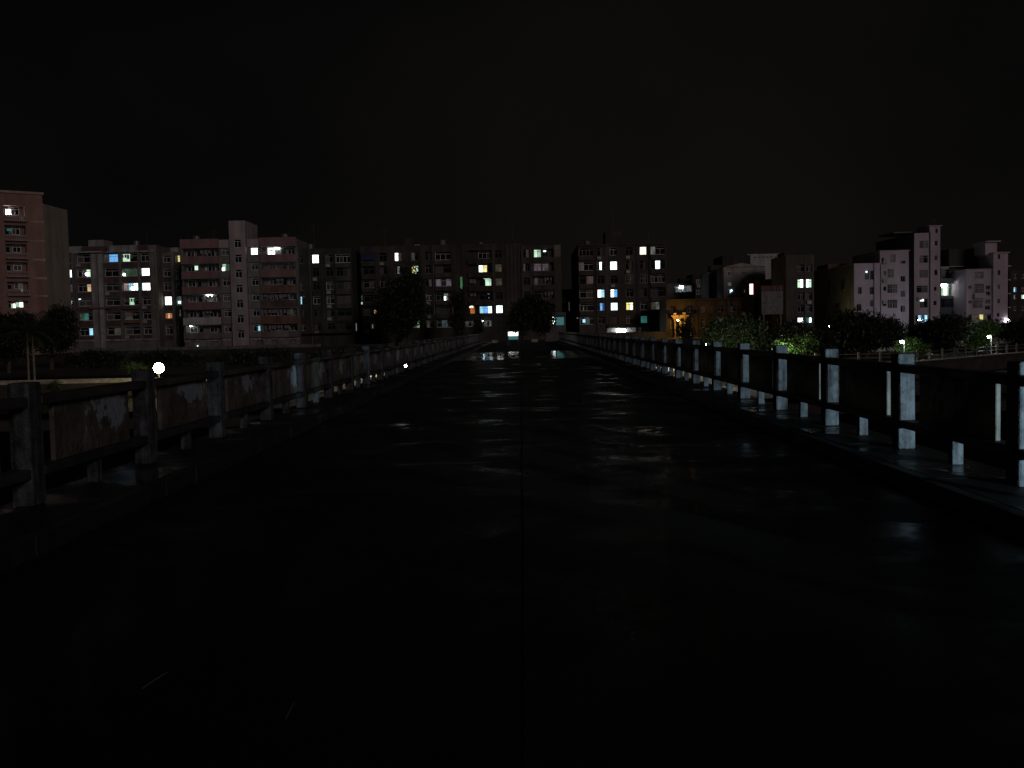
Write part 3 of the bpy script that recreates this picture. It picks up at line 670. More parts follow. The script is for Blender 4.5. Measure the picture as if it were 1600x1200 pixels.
# --- rose banded block with the stair tower
def rose_block():
    b = B('apartment_block', 'apartment block with rose coloured balcony bands and a tall pale stair tower', 'building', 190, 373, 373, 396)
    zt = b.Z(374.5, 373); uL, uR = b.U(283), b.U(463.5); tL, tR = b.U(361), b.U(386)
    rows = [(387, 399), (411, 422.8), (434.5, 446.8), (459, 470.6), (482.5, 495), (507, 519)]
    zr = [(b.Z(yb, 373)+0.0, b.Z(ya, 373)) for ya, yb in rows]
    opL, opR, opT = [], [], []
    lx0, lx1, sx0, sx1 = b.U(286), b.U(341.5), b.U(346), b.U(358)
    rx0, rx1, qx0, qx1 = b.U(408), b.U(461.5), b.U(391.5), b.U(403)
    for i, (z0, z1) in enumerate(zr):
        opL.append((lx0, lx1, z0, z1, 1.3)); opL.append((sx0, sx1, z0+.02, z1-.05, .22))
        opR.append((rx0, rx1, z0, z1, 1.3)); opR.append((qx0, qx1, z0+.02, z1-.05, .22))
    base = []
    for x in (302, 332, 357): base.append((b.U(x-6), b.U(x+4), .35, 1.35, .4))
    for x in (402, 425, 453): base.append((b.U(x-5), b.U(x+5), .35, 1.35, .4))
    b.block(uL, tL-.004, 0, zt, 12, M['cream4'], opens=opL+[o for o in base if o[1] < tL])
    b.block(tR+.004, uR, 0, zt, 12, M['cream4'], opens=opR+[o for o in base if o[0] > tR])
    for y0_ in range(7):
        ya = 374.2+23.5*y0_; z1, z0 = b.Z(ya), b.Z(ya+13.5); opT.append((b.U(368.3), b.U(379.3), z0, z1, .25))
    ztw = b.Z(345.5, 373)
    b.block(tL, tR, 0, ztw, 9, M['tower'], y0=-.9, opens=opT)
    for o in opT: b.window(o[0]+.01, o[1]-.01, o[2]+.01, o[3]-.01, -.9+.22, ('glass', 'glass'))
    b.flat('tower_band', tL-.05, tR+.05, b.Z(360.5), b.Z(359.5), -.98, -.903, 'tower')
    bandL, bandR = 'rose', 'rose'
    for i, (z0, z1) in enumerate(zr):
        zl = zr[i+1][1] if i < 5 else z0-1.15
        mL = ['rose', 'rose', 'rose', 'rose', 'lilac2', 'cream4'][i]
        b.flat('balcony_parapet', b.U(283.5), b.U(342.5), zl+.12, z0, -.55, -.004, mL); b.flat('balcony_parapet', b.U(343), b.U(360), zl+.12, z0, -.30, -.004, 'cream4')
        b.flat('balcony_slab', b.U(283.2), b.U(342.8), zl-.02, zl+.10, -.62, -.004, 'cream4')
        b.flat('balcony_parapet', b.U(406.5), b.U(463), zl+.12, z0, -.55, -.004, ['rose','rose','brown','dkred','brown','cream4'][i]); b.flat('balcony_parapet', b.U(387), b.U(406), zl+.12, z0, -.30, -.004, 'cream4')
        b.flat('balcony_slab', b.U(406.2), b.U(463.3), zl-.02, zl+.10, -.62, -.004, 'cream4')
        # windows at the back of the balconies
        h = z1-z0
        for (xa, xb) in ((289, 301), (321, 333)): b.window(b.U(xa), b.U(xb), z0+.05, z1-.12, 1.27, (dark(), dark()))
        b.window(b.U(303.5), b.U(310.5), z0-.0+.01, z1-.15, 1.27, (dark(),), 'frame_d', mull=1)
        b.window(sx0+.01, sx1-.01, z0+.03, z1-.06, .20, (dark(), dark()) if i != 1 else ('green', 'dgreen'))
        for (xa, xb) in ((417, 428.5), (447.5, 458.5)):
            if i == 0 and xa == 417: b.window(b.U(416), b.U(428.5), z0+.02, z1-.02, 1.0, ('white', 'white'))
            else: b.window(b.U(xa), b.U(xb), z0+.05, z1-.12, 1.27, (dark(), dark()))
        b.window(b.U(438), b.U(445), z0+.01, z1-.15, 1.27, (dark(),), 'frame_d', mull=1)
        b.window(qx0+.01, qx1-.01, z0+.03, z1-.06, .20, ('white', 'white') if i == 0 else (dark(), dark()))
        if i not in (0, 1): b.laundry(b.U(rnd.choice([409, 428, 430])), b.U(rnd.choice([440, 450])), z1-.2, .25)
        if i in (0, 3, 4): b.laundry(b.U(312), b.U(330), z1-.2, .35)
    b.flat('roof_band', b.U(283), b.U(342.5), zr[0][1]+.02, zt+.25, -.55, -.004, 'rose'); b.flat('roof_band', b.U(406), b.U(463.5), zr[0][1]+.02, zt+.25, -.55, -.004, 'rose')
    b.flat('roof_band', b.U(343), b.U(360.3), zr[0][1]+.02, zt+.05, -.3, -.004, 'tower'); b.flat('roof_band', b.U(387), b.U(405.6), zr[0][1]+.02, zt+.05, -.3, -.004, 'tower')
    b.flat('base_band', uL, tL-.1, 0.0, .34, -.12, -.004, 'brickb'); b.flat('base_band', tR+.1, uR, 0, .34, -.12, -.004, 'brickb')
    b.flat('base_tiles', uL, tL-.1, 1.37, zr[5][0]-1.2, -.06, -.004, 'brickb'); b.flat('base_tiles', tR+.1, uR, 1.37, zr[5][0]-1.2, -.06, -.004, 'brickb')
    g = b.grille(b.U(407), b.U(462.5), zr[1][0], zr[1][1], -.5, 26, 'grille')
    b.grille(b.U(447), b.U(459), zr[4][0], zr[4][1], .9, 8)
    b.flat('dark_curtain', b.U(418.5), b.U(425.5), b.Z(392.4), b.Z(390.4), .90, .93, 'ink')
    b.flat('balcony_screen', b.U(429), b.U(437.5), b.Z(399), b.Z(388.5), 1.20, 1.27, 'cream4')
    b.lamp(304.5, 415.5, 309.5, 422, 1.2, 'pale'); b.lamp(347, 418.5, 351, 424.6, .12, 'white'); b.lamp(322.5, 458.4, 331.5, 463.2, 1.1, 'tubel')
    b.spot(323.5, 463.3, 333, 471, 'dgreen', 1.2); b.lamp(297, 508, 299.6, 510.3, .6, 'tubel'); b.spot(403, 509, 407.2, 517.2, 'cyan', -.32)
    b.lamp(429, 387.9, 437, 388.9, 1.0, 'tubel'); b.lamp(449, 483, 457.5, 491, 1.20, 'dim'); b.lamp(321.6, 417.5, 322.6, 423, 1.2, 'dimw')
    b.lamp(286, 508, 300, 509, .5, 'dcyan'); b.lamp(308, 540, 310, 542, .05, 'cool')
    for x in (405.5, 360, 343): b.pipe(b.U(x), .2, zt-1, -.38)
    b.tank(b.U(300), zt-.45); b.tank(b.U(440), zt-.45); b.antenna(b.U(330), zt-.45, 2.6)
rose_block()

# --- dark blocks in the middle
def dark_block_a():
    b = B('apartment_block', 'dark apartment block with one glaring white window at top left', 'building', 192, 515, 515, 400)
    zt = b.Z(388, 515); rows = [(397, 411), (418, 432), (440, 453), (462, 475), (483, 494.5), (505, 516)]
    cols = [(465.5, 473), (487, 498), (508, 520), (524, 547.5)]
    sp = {(0,1): ('white',), (3,0): ('cyan','glass'), (1,3): ('glass','glass','glass2','curtain'), (0,3): ('glass','glass2','glass','glass')}
    op, run = wins(b, cols, rows, sp, rec=.3, fr='mix')
    b.block(b.U(464.5), b.U(549), 0, zt, 12, M['dkconc'], opens=op); run()
    for r in rows[:5]: b.flat('balcony_parapet', b.U(523), b.U(548), b.Z(r[1]+7.2), b.Z(r[1]+.5), -.4, -.004, 'midconc')
    b.flat('pier', b.U(501), b.U(504), 0, zt, -.2, -.004, 'dkconc'); b.pipe(b.U(484), .1, zt); b.tank(b.U(480), zt-.45); b.antenna(b.U(488), zt, 5)
    b.lamp(556, 505, 557.6, 517, -.02, 'dimw'); b.lamp(474.4, 462.5, 475.6, 464, -.03, 'purple')
    b.flat('ground_floor_canopy', b.U(470), b.U(547), b.Z(521), b.Z(519), -1.2, -.004, 'dkconc')
dark_block_a()

def dark_block_b():
    b = B('apartment_block', 'dark apartment block half hidden by the tall tree', 'building', 196, 640, 640, 400)
    zt = b.Z(383.5, 640); rows = [(394, 407.5), (415, 428), (436.5, 448.5), (459, 470.5), (480.5, 492), (501, 513)]
    cols = [(566, 585), (592, 604), (616, 627.5), (642, 653), (663.5, 674), (679.5, 704.5)]
    sp = {(0,0): ('dblue',), (0,2): ('white','dim'), (1,2): ('glass','dimw','glass'), (1,3): ('yellow','pale'), (3,5): ('glass','glass','dimw','glass2'), (2,5): ('purple','glass2','purple'), (2,4): ('glass','dim'),
          (5,3): ('dimw','green'), (5,4): ('dim','glass'), (5,5): ('glass','dcyan','glass'), (0,5): ('glass','glass','glass'), (0,3): ('dim','glass')}
    sp[(0,0)] = ('glass',)
    op, run = wins(b, cols, rows, sp, rec=.5, fr='mix')
    b.block(b.U(563), b.U(712), 0, zt, 13, M['dkconc2'], opens=op); run()
    for r in rows[:5]:
        b.flat('balcony_parapet', b.U(565), b.U(586), b.Z(r[1]+7), b.Z(r[1]+.6), -.5, -.004, 'dkconc2'); b.flat('balcony_parapet', b.U(678.5), b.U(705.5), b.Z(r[1]+7), b.Z(r[1]+.6), -.5, -.004, 'midconc')
    b.flat('awning', b.U(565), b.U(585), b.Z(405), b.Z(394.6), -.35, -.05, 'bluesheet')
    b.flat('pier', b.U(656), b.U(659), 0, zt, -.2, -.004, 'dkconc2'); b.flat('roof_shed', b.U(628), b.U(648), zt-.4, b.Z(370), 2, 6, 'dkconc')
    b.lamp(564.5, 462, 566.3, 469, -.02, 'dcyan'); b.lamp(564.5, 472, 566.5, 475.5, -.02, 'pale'); b.lamp(584.8, 484.5, 587.6, 489.5, -.05, 'peach'); b.lamp(581.5, 507, 583, 513, -.02, 'dimw')
    b.lamp(694, 463, 697, 469.5, .4, 'cool'); b.lamp(706.8, 476, 708, 494, -.06, 'orange'); b.flat('roof_plate', b.U(648), b.U(656), zt, zt+.2, .5, 1.2, 'lilac2'); b.antenna(b.U(600), zt, 4)
    b.tank(b.U(690), zt-.45); b.pipe(b.U(676.6), .1, zt)
dark_block_b()

def green_house():
    b = B('house', 'slim house in the gap with a green glowing pane for its lit wall', 'house', 250, 716, 716, 440)
    z = b.Z(428, 716); op = [(b.U(710), b.U(723), b.Z(452), b.Z(432), .2)]
    b.block(b.U(704), b.U(729), 0, z, 8, M['dkconc'], opens=op)
    b.window(b.U(710)+.02, b.U(723)-.02, b.Z(452)+.02, b.Z(432)-.02, .18, ('greenwallglow',), 'frame_d', mull=1, transom=False)  # glowing pane added in place of a green-lit wall
green_house()

def mid_block():
    b = B('apartment_block', 'brown dark apartment block with plain central stair bay behind the round tree', 'building', 212, 800, 800, 400)
    zt = b.Z(384, 800); rows = [(390, 403), (412, 424.5), (434, 446), (456, 468), (476.5, 489)]
    opL, opR = [], []; zz = []
    for ya, yb in rows:
        z1, z0 = b.Z(ya), b.Z(yb); zz.append((z0, z1)); opL.append((b.U(731), b.U(768), z0, z1, .9)); opL.append((b.U(773), b.U(784), z0, z1, .3)); opR.append((b.U(817), b.U(827), z0, z1, .3)); opR.append((b.U(832), b.U(865), z0, z1, .9))
    b.block(b.U(722.5), b.U(787), 0, zt, 12, M['dkconc2'], opens=opL); b.block(b.U(787)+.005, b.U(814)-.005, 0, zt+.5, 12, M['midconc'], y0=.35); b.block(b.U(814), b.U(876.5), 0, zt, 12, M['midconc'], opens=opR)
    for x in (789.5, 796, 802, 808.5): b.flat('stair_rib', b.U(x), b.U(x)+.16, 0, zt+.45, .20, .346, 'dkconc2')
    Lp = [('glass',)*3, ('glass','cool','yellow'), ('glass','glass','pale'), ('glass2','glass','glass'), ('glass','cyan','cool')]
    for i, (z0, z1) in enumerate(zz):
        w = Lp[i]
        b.window(b.U(747), b.U(767), z0+.03, z1-.1, .86, [('glass','glass','glass2'), ('cool','yellow','glass'), ('glass','pale'), ('glass','glass'), ('cyan','blue','cool')][i], 'frame' if i in (0, 4) else 'frame_k')
        b.window(b.U(773)+.01, b.U(784)-.01, z0+.01, z1-.01, .27, [('glass',), ('dim','peach','dim'), ('dim','dim'), ('glass',), ('white','cool')][i] if i != 1 else ('dim','pinkdim'), 'frame_k')
        b.window(b.U(817)+.01, b.U(827)-.01, z0+.01, z1-.01, .27, [('glass','dim'), ('pinkdim','glass','glass'), ('glass',), ('glass',), ('glass',)][i], 'frame_k')
        b.window(b.U(834), b.U(845.5), z0+.03, z1-.03, .86, [('pale','green'), ('purple','purple'), ('dim','glass2'), ('glass',), ('glass',)][i], 'frame_d')
        b.window(b.U(847), b.U(857), z0+.03, z1-.1, .86, [('glass',), ('purple',), ('curtain','glass'), ('glass',), ('glass',)][i], 'frame_d')
        b.flat('balcony_parapet', b.U(730.5), b.U(768.5), z0-1.05, z0-.02, -.45, -.004, 'dkconc2'); b.flat('balcony_parapet', b.U(831.5), b.U(865.5), z0-1.05, z0-.02, -.45, -.004, 'midconc')
        if i in (2, 3): b.laundry(b.U(733), b.U(745), z1-.15, .2); b.laundry(b.U(850), b.U(863), z1-.15, .2)
    b.window(b.U(732), b.U(740), zz[4][0]+.02, zz[4][1]-.1, .86, ('orange',), 'frame_d', mull=1); b.lamp(732.6, 477, 739.4, 481.2, .80, 'warm'); b.lamp(849, 391.5, 853, 393.5, .8, 'cool')
    b.lamp(756, 434.5, 766, 435.8, .80, 'pale'); b.lamp(762, 458.5, 765, 460, .8, 'dimw'); b.lamp(763, 464.5, 765, 466, .8, 'dimw')
    b.grille(b.U(832), b.U(858), zz[1][0], zz[1][1], -.05, 22)
    b.flat('roof_upstand', b.U(866), b.U(876), b.Z(403), zt, -.12, -.004, 'grey2'); b.flat('roof_shed', b.U(790), b.U(812), zt+.1, b.Z(370), 3, 7, 'dkconc'); b.flat('roof_upstand', b.U(722.5), b.U(785), zt+.004, zt+.5, -.1, .3, 'dkconc2'); b.antenna(b.U(801), b.Z(371), 4.5, 4)
    b.tank(b.U(750), zt-.45); b.pipe(b.U(829.5), .1, zt); b.pipe(b.U(770.6), .1, zt)
mid_block()

def right_mid_block():
    b = B('apartment_block', 'six storey dark apartment block with roof box, lit blue and yellow windows', 'building', 215, 970, 970, 400)
    zt = b.Z(380.5, 970); rows = [(386, 399), (408, 421.5), (430, 443), (451.5, 464.5), (472.5, 485), (494, 506)]
    cols = [(904.5, 927), (932.5, 944), (953, 964.3), (977, 988.5), (999.5, 1010.5), (1016.5, 1039)]
    sp = {(0,4): ('warm','warm'), (0,5): ('dimw','glass','glass'), (1,1): ('glass','cool','glass'), (1,2): ('white','white'), (1,5): ('glass','cool','glass'), (2,0): ('glass','pinkdim'), (3,1): ('white','cyan'), (3,2): ('white','blue'),
          (4,1): ('glass','blue','dblue'), (4,2): ('cool','cool'), (4,3): ('yellow','warm'), (4,5): ('dim','dimw','glass'), (5,4): ('teal','teal'), (5,0): ('glass','dcyan','glass'), (2,5): ('glass2','glass','glass2','glass'), (0,0): ('glass','glass','glass','glass'), (1,0): ('dim','glass','glass')}
    op, run = wins(b, cols, rows, sp, rec=.35, fr='mix')
    b.block(b.U(903.5), b.U(1041), 0, zt, 30, M['midconc'], opens=op); run()
    for r in rows[:5]:
        b.flat('balcony_parapet', b.U(904), b.U(928), b.Z(r[1]+7), b.Z(r[1]+.5), -.45, -.004, 'midconc'); b.flat('balcony_parapet', b.U(1016), b.U(1040), b.Z(r[1]+7), b.Z(r[1]+.5), -.45, -.004, 'midconc')
    b.flat('roof_box', b.U(947.5), b.U(973), zt-.4, b.Z(360, 960), 2, 8, 'dkconc'); b.antenna(b.U(961), b.Z(360, 960), 6, 4)
    for x in (992.5, 1013, 930): b.flat('pier', b.U(x), b.U(x+2), 0, zt, -.18, -.004, 'dkconc')
    b.flat('cornice', b.U(903), b.U(1041.5), b.Z(383.5), b.Z(381.5), -.3, -.004, 'dkconc2')
    b.lamp(1024.5, 412.5, 1029.5, 420, .30, 'cool'); b.lamp(910.5, 499, 914.5, 504, .25, 'cyan'); b.lamp(901.5, 496, 903, 498, .1, 'dimw'); b.lamp(911, 479, 912.6, 486, .25, 'dimw')
    b.grille(b.U(977), b.U(988.5), b.Z(443), b.Z(430)); b.grille(b.U(999.5), b.U(1010.5), b.Z(443), b.Z(430)); b.pipe(b.U(991.5), .1, zt); b.pipe(b.U(947), .1, zt)
    # entrance canopy and the glaring tube light under it
    b.flat('entrance_canopy', b.U(948), b.U(998), b.Z(511.5), b.Z(507.5), -2.2, -.006, 'dkconc')
    b.flat('light_fitting', b.U(965), b.U(977), b.Z(513.6), b.Z(511.8), -1.9, -1.2, 'frame')
    b.lamp(964, 514, 977.5, 519, -1.1, 'tubel'); b.flat('shop_front', b.U(945), b.U(1000), b.Z(522), b.Z(512.5), -.06, -.004, 'lilac2')
    b.tank(b.U(920), zt-.45, 5); b.antenna(b.U(1015), zt, 3)
right_mid_block()

# --- far houses right of the middle
def simple(name, label, cat, D, x0, x1, ytop, mat, depth=10, rows=(), cols=(), sp=None, rec=.25, fr='frame', ref=None, acs=.2, y0=0, group=None):
    xm = (x0+x1)/2; b = B(name, label, cat, D, xm, xm, ref or 450, group=group); zt = b.Z(ytop, xm)
    op, run = wins(b, cols, rows, sp or {}, rec, fr, acs); b.block(b.U(x0), b.U(x1), 0, zt, depth, M[mat], opens=op); run(); return b, zt
b, zt = simple('house', 'low house with a lamp lit veranda right of the dark middle block', 'house', 225, 1042, 1086, 443, 'house', 9, rows=((445.5, 456),), cols=((1055, 1081),), sp={(0,0): ('dcyan','dimw','dcyan','dimw')}, rec=1.0)
b.lamp(1062, 446.5, 1067, 450.8, .5, 'tubel'); b.flat('roof_shed', b.U(1066), b.U(1083), zt-.4, b.Z(434), 3, 7, 'dkconc'); b.flat('veranda_rail', b.U(1055), b.U(1082), b.Z(460), b.Z(457), -.3, -.01, 'house')
b, zt = simple('house', 'dark flat roofed house between the lit veranda and the white house', 'house', 240, 1082, 1112, 428, 'dkconc', 9, rows=((436, 444), (452, 460)), cols=((1088, 1095), (1100, 1107)))
b, zt = simple('house', 'two storey house with pale balcony fronts beside the white gabled house', 'house', 215, 1108, 1134, 425, 'house', 10, rows=((434, 443), (449, 458)), cols=((1118, 1130),))
for ya, yb in ((443.5, 449), (458.5, 464)): b.flat('balcony_parapet', b.U(1112), b.U(1133.5), b.Z(yb), b.Z(ya), -.7, -.006, 'lilac2')
b.flat('roof_shed', b.U(1114), b.U(1131), zt-.4, b.Z(413), 2, 6, 'dkconc'); b.lamp(1131, 440, 1133, 447, -.72, 'dcyan')
b, zt = simple('house', 'white house with a shallow gable and small scattered windows', 'house', 205, 1131, 1196, 417, 'palehouse', 14, rows=((423, 431), (440, 446.5), (452, 458)), cols=((1137, 1143), (1160, 1165), (1180, 1186)), sp={(1,0): ('dimw','dimw'), (2,0): ('glass','cyan'), (2,1): ('glass','dim')}, rec=.15)
mb = MB(); u0, um, u1 = b.U(1130), b.U(1158), b.U(1196.5); zg = b.Z(411, 1158)
for y in (-.3, 14.2):
    n = len(mb.v); mb.v += [(u0, y, zt), (um, y, zg), (u1, y, zt)]
mb.f = [(0,1,2), (5,4,3), (0,3,4,1), (1,4,5,2), (2,5,3,0)]; mb.build('gable_roof', M['palehouse'], b.e)
b.lamp(1141.6, 452.6, 1144, 455.4, -.05, 'cool')
b, zt = simple('building', 'distant broad pale building showing its top floors above the roofs', 'building', 300, 1168, 1228, 396.5, 'lilac2', 12, rows=((400, 404),), cols=tuple((1178+6.4*i, 1182+6.4*i) for i in range(7)), rec=.2, acs=0)
b, zt = simple('building', 'dark unlit block behind the white gabled house', 'building', 260, 1129, 1173, 399, 'dkconc', 12)
# sodium lit row
b, zt = simple('house_row', 'long low ochre house row glowing under orange street light', 'house', 200, 1041, 1186, 466, 'ochred', 10, rows=((478, 488), (498, 512)), cols=((1047, 1054), (1074, 1081), (1095, 1102), (1109, 1114), (1122, 1130), (1140, 1150), (1158, 1168)), rec=.35, fr='frame_d', acs=.1, ref=490)
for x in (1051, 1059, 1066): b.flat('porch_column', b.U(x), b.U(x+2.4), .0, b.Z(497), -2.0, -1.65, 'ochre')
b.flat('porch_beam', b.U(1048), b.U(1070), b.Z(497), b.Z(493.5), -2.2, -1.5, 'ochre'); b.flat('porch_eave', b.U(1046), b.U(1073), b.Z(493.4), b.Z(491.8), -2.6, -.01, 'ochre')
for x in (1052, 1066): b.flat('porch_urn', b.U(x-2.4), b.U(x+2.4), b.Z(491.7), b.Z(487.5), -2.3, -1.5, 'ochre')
b.flat('cornice', b.U(1041), b.U(1186), b.Z(468.6), b.Z(466.5), -.5, -.006, 'ochred')
for x in (1086, 1118, 1136, 1154, 1174): b.flat('pier', b.U(x), b.U(x)+.5, 0, b.Z(468.7), -.25, -.004, 'ochred')
b.lamp(1077.5, 519, 1080, 524, -.3, 'peach'); b.lamp(1064.8, 520, 1066.2, 522, -2.3, 'warm')
# tall post with light box
b = B('house', 'narrow dark house behind the big hoarding', 'house', 200, 1206, 1206, 470)
zt = b.Z(436, 1206); b.block(b.U(1184), b.U(1229), 0, zt, 10, M['dkhouse']); b.pipe(b.U(1186.5), .1, zt); b.pipe(b.U(1230.5), .1, zt)
r0 = B('hoarding', 'big grimy white advertising board with a dull red header', 'sign', 184, 1206, 1206, 468); 
u0, u1, z0, z1 = r0.rect(1190, 455, 1223.5, 491); r0.flat('board', u0, u1, z0, z1, -.02, .12, 'board')
ua, ub, za, zb = r0.rect(1188.5, 446, 1224, 454.6); hb = r0.flat('header', ua, ub, za, zb, -.05, .12, 'boardred')
for q in (u0+.3, u1-.5): r0.flat('post', q, q+.18, 0, z0, .0, .12, 'metal')
mb = MB(); rg = random.Random(3); n = 7; w = (ub-ua)/(n+1)
for i in range(n):                             # unreadable strokes of the header characters
    cx = w*(i+.6)
    for k in range(3): mb.box(cx+.05, cx+w*.75, -.012, 0, .18+.24*k, .24+.24*k)
    for k in range(rg.randint(1, 3)): x = cx+rg.uniform(.08, w*.65); mb.box(x, x+.06, -.016, -.001, .14, .80)
mb.build('lettering', M['board'], hb)
mb = MB(); z = z1-z0-.55
while z > .3:
    x = .25
    while x < u1-u0-.5:
        if rg.random() < .62:
            ww = rg.uniform(.2, .55); mb.box(x, x+ww, -.034, -.021, z, z+.07); mb.box(x+ww*.4, x+ww*.4+.07, -.038, -.022, z-.14, z+.2)
        x += rg.uniform(.35, .75)
    z -= .55
mb.build('lettering', M['ink'], bpy.data.objects[r0.e.children[0].name])
sg = B('light_box_sign', 'narrow upright glowing light box sign left of the hoarding', 'sign', 198, 1174, 1174, 450)
u0, u1, z0, z1 = sg.rect(1171.2, 443.5, 1176.4, 460); sg.flat('sign_face', u0, u1, z0, z1, -.14, -.004, 'signlit'); sg.flat('sign_back', u0-.03, u1+.22, z0-.05, z1+.05, 0, .25, 'signred'); sg.flat('post', u1+.02, u1+.2, 0, z0-.05, .02, .2, 'metal')

# --- right side houses
b, zt = simple('house', 'dark tall house with two pairs of lit windows left of the pink wall', 'house', 188, 1228, 1272, 398, 'dkhouse', 11, rows=((413, 425), (436, 450), (457, 469), (476, 488), (496, 505)), cols=((1246, 1256), (1259.5, 1269)), sp={(1,0): ('pale','white'), (1,1): ('cool','pale'), (4,0): ('white','cool'), (4,1): ('teal','cool')}, fr='frame_d', rec=.3)
b.flat('roof_shed', b.U(1232), b.U(1258), zt-.4, b.Z(392), 3, 8, 'dkconc'); b.pipe(b.U(1257.6), .1, zt)
def pink_house():
    b = B('house', 'pale house with a stepped pink lit gable wall behind the round trees', 'house', 195, 1378, 1378, 450)
    z1 = b.Z(412, 1355); z2 = b.Z(392, 1398); uL, um, uR = b.U(1334.5), b.U(1375), b.U(1420)
    o1, j1 = [], []
    for r in ((1351, 422, 1358.5, 437), (1359.5, 423, 1365.5, 437), (1340, 448.5, 1346.5, 459.5), (1359, 448.5, 1365, 460), (1338.5, 475, 1346, 486), (1359, 469, 1364.5, 479)): o1.append(b.rect(*r)+(.16,))
    o2 = []
    for r in ((1377, 403, 1381.5, 408.5), (1391, 397, 1399.5, 410), (1407, 407, 1415, 412), (1380.5, 423, 1385, 430), (1387, 420, 1396.5, 434), (1407, 431, 1414.5, 440), (1380, 447.5, 1385, 454.5), (1386.5, 444, 1402, 458), (1407, 454, 1414.5, 464), (1379.5, 471, 1385, 478.5), (1387, 468, 1402, 481.5), (1407, 477.5, 1414.5, 487.5)): o2.append(b.rect(*r)+(.16,))
    b.block(uL, um, 0, z1, 28, M['lilac'], opens=o1); b.block(um+.004, uR, 0, z2, 16, M['lilac'], opens=o2)
    for o in o1+o2:
        b.window(o[0]+.01, o[1]-.01, o[2]+.01, o[3]-.01, .13, (dark(), dark()) if o[1]-o[0] > .7 else (dark(),), 'frame_d', .06)
        if o[1]-o[0] > 1.0: b.grille(o[0], o[1], o[2], o[3], -.05, 6)
    b.flat('coping', um-.1, uR+.25, z2+.003, z2+.14, -.15, 16.1, 'lilac'); b.flat('coping', uL-.1, um-.01, z1+.003, z1+.10, -.08, 28.1, 'lilac')
    b.pipe(b.U(1365.5), .1, z1); b.pipe(um+.12, .1, z1)
    # windows, sill and shed on the long side wall facing left
    for (y, za, zb, L) in ((6, .66, .80, 1.6), (15, .62, .82, 2.0), (9, .30, .46, 3.0), (18, .28, .44, 3.4), (24, .72, .92, 1.2)):
        mb = MB(); mb.box(-.03, -.004, 0, L, 0, (zb-za)*z1); o = mb.build('side_window', M['glass2'], b.e); o.location = (uL, y, za*z1)
        mb = MB(); mb.box(-.25, -.004, -.15, L+.15, -.12, 0); q = mb.build('sill', M['olive'], o)
    mb = MB(); mb.box(-.02, -.003, .02, 27.98, .02, z1-.02); o = mb.build('side_tone', M['olive'], b.e); o.location = (uL, 0, 0)  # thin olive sheet, the dim sodium light on this side painted as colour
    b.flat('roof_shed', uL+.5, um-.4, z1-.4, b.Z(403, 1350), 18, 26, 'brown'); b.lamp(1352.6, 423.6, 1355, 426, -.05, 'cool')
    for zf in (.36, .62, .85): b.ac(um+.5, z2*zf)
pink_house()
def stair_house():
    b = B('house', 'narrow tall house with a slim stair turret at its right corner', 'house', 205, 1450, 1450, 440)
    z1 = b.Z(364, 1440); z2 = b.Z(353.5, 1461); uL, um, uR = b.U(1428.5), b.U(1452), b.U(1468.5)
    o1 = [b.rect(*r)+(.2,) for r in ((1436.5, 376, 1450, 388), (1436.5, 399, 1450, 411), (1436.5, 421.5, 1450, 434), (1432, 446, 1449.5, 457.5), (1437, 466.5, 1450, 481), (1430, 492, 1450, 503))]
    o2 = [b.rect(*r)+(.16,) for r in ((1461, 357, 1465, 364.5), (1460, 376, 1464.5, 384), (1459.5, 399, 1464.5, 407), (1459.5, 421.5, 1464.5, 430), (1458.5, 448, 1463, 454.5), (1458, 470, 1463, 477), (1458, 494, 1462, 501))]
    b.block(uL, um, 0, z1, 22, M['lilac'], opens=o1); b.block(um+.004, uR, 0, z2, 6, M['lilac'], y0=-.15, opens=o2)
    for i, o in enumerate(o1): b.window(o[0]+.01, o[1]-.01, o[2]+.01, o[3]-.01, .17, (dark(), dark()) if i < 5 else ('glass', 'cyan', 'dblue', 'cyan'), 'frame_d')
    for o in o2: b.window(o[0]+.01, o[1]-.01, o[2]+.01, o[3]-.01, -.02, (dark(),), 'frame_d', .05, mull=1)
    b.lamp(1437.5, 467.6, 1443, 470.6, .12, 'cool'); b.flat('coping', um-.25, uR+.3, z2+.003, z2+.16, -.4, 6, 'lilac')
    mb = MB(); mb.box(-.02, -.003, .02, 21.98, .02, z1-.02); o = mb.build('side_tone', M['house'], b.e); o.location = (uL, 0, 0)  # thin darker sheet, shade of the left side painted as colour
    b.flat('roof_canopy', b.U(1410), um-.02, z1+.5, z1+.75, 5, 14, 'house')
    for q in (b.U(1432), b.U(1446)): b.flat('canopy_post', q, q+.12, z1-.4, z1+.5, 6, 6.12, 'house')
    b.antenna(b.U(1463), z2, 1.6, 1); b.pipe(um+.08, .1, z1, -.26); b.ac(uL+.6, b.Z(465, 1440)-.5)
stair_house()
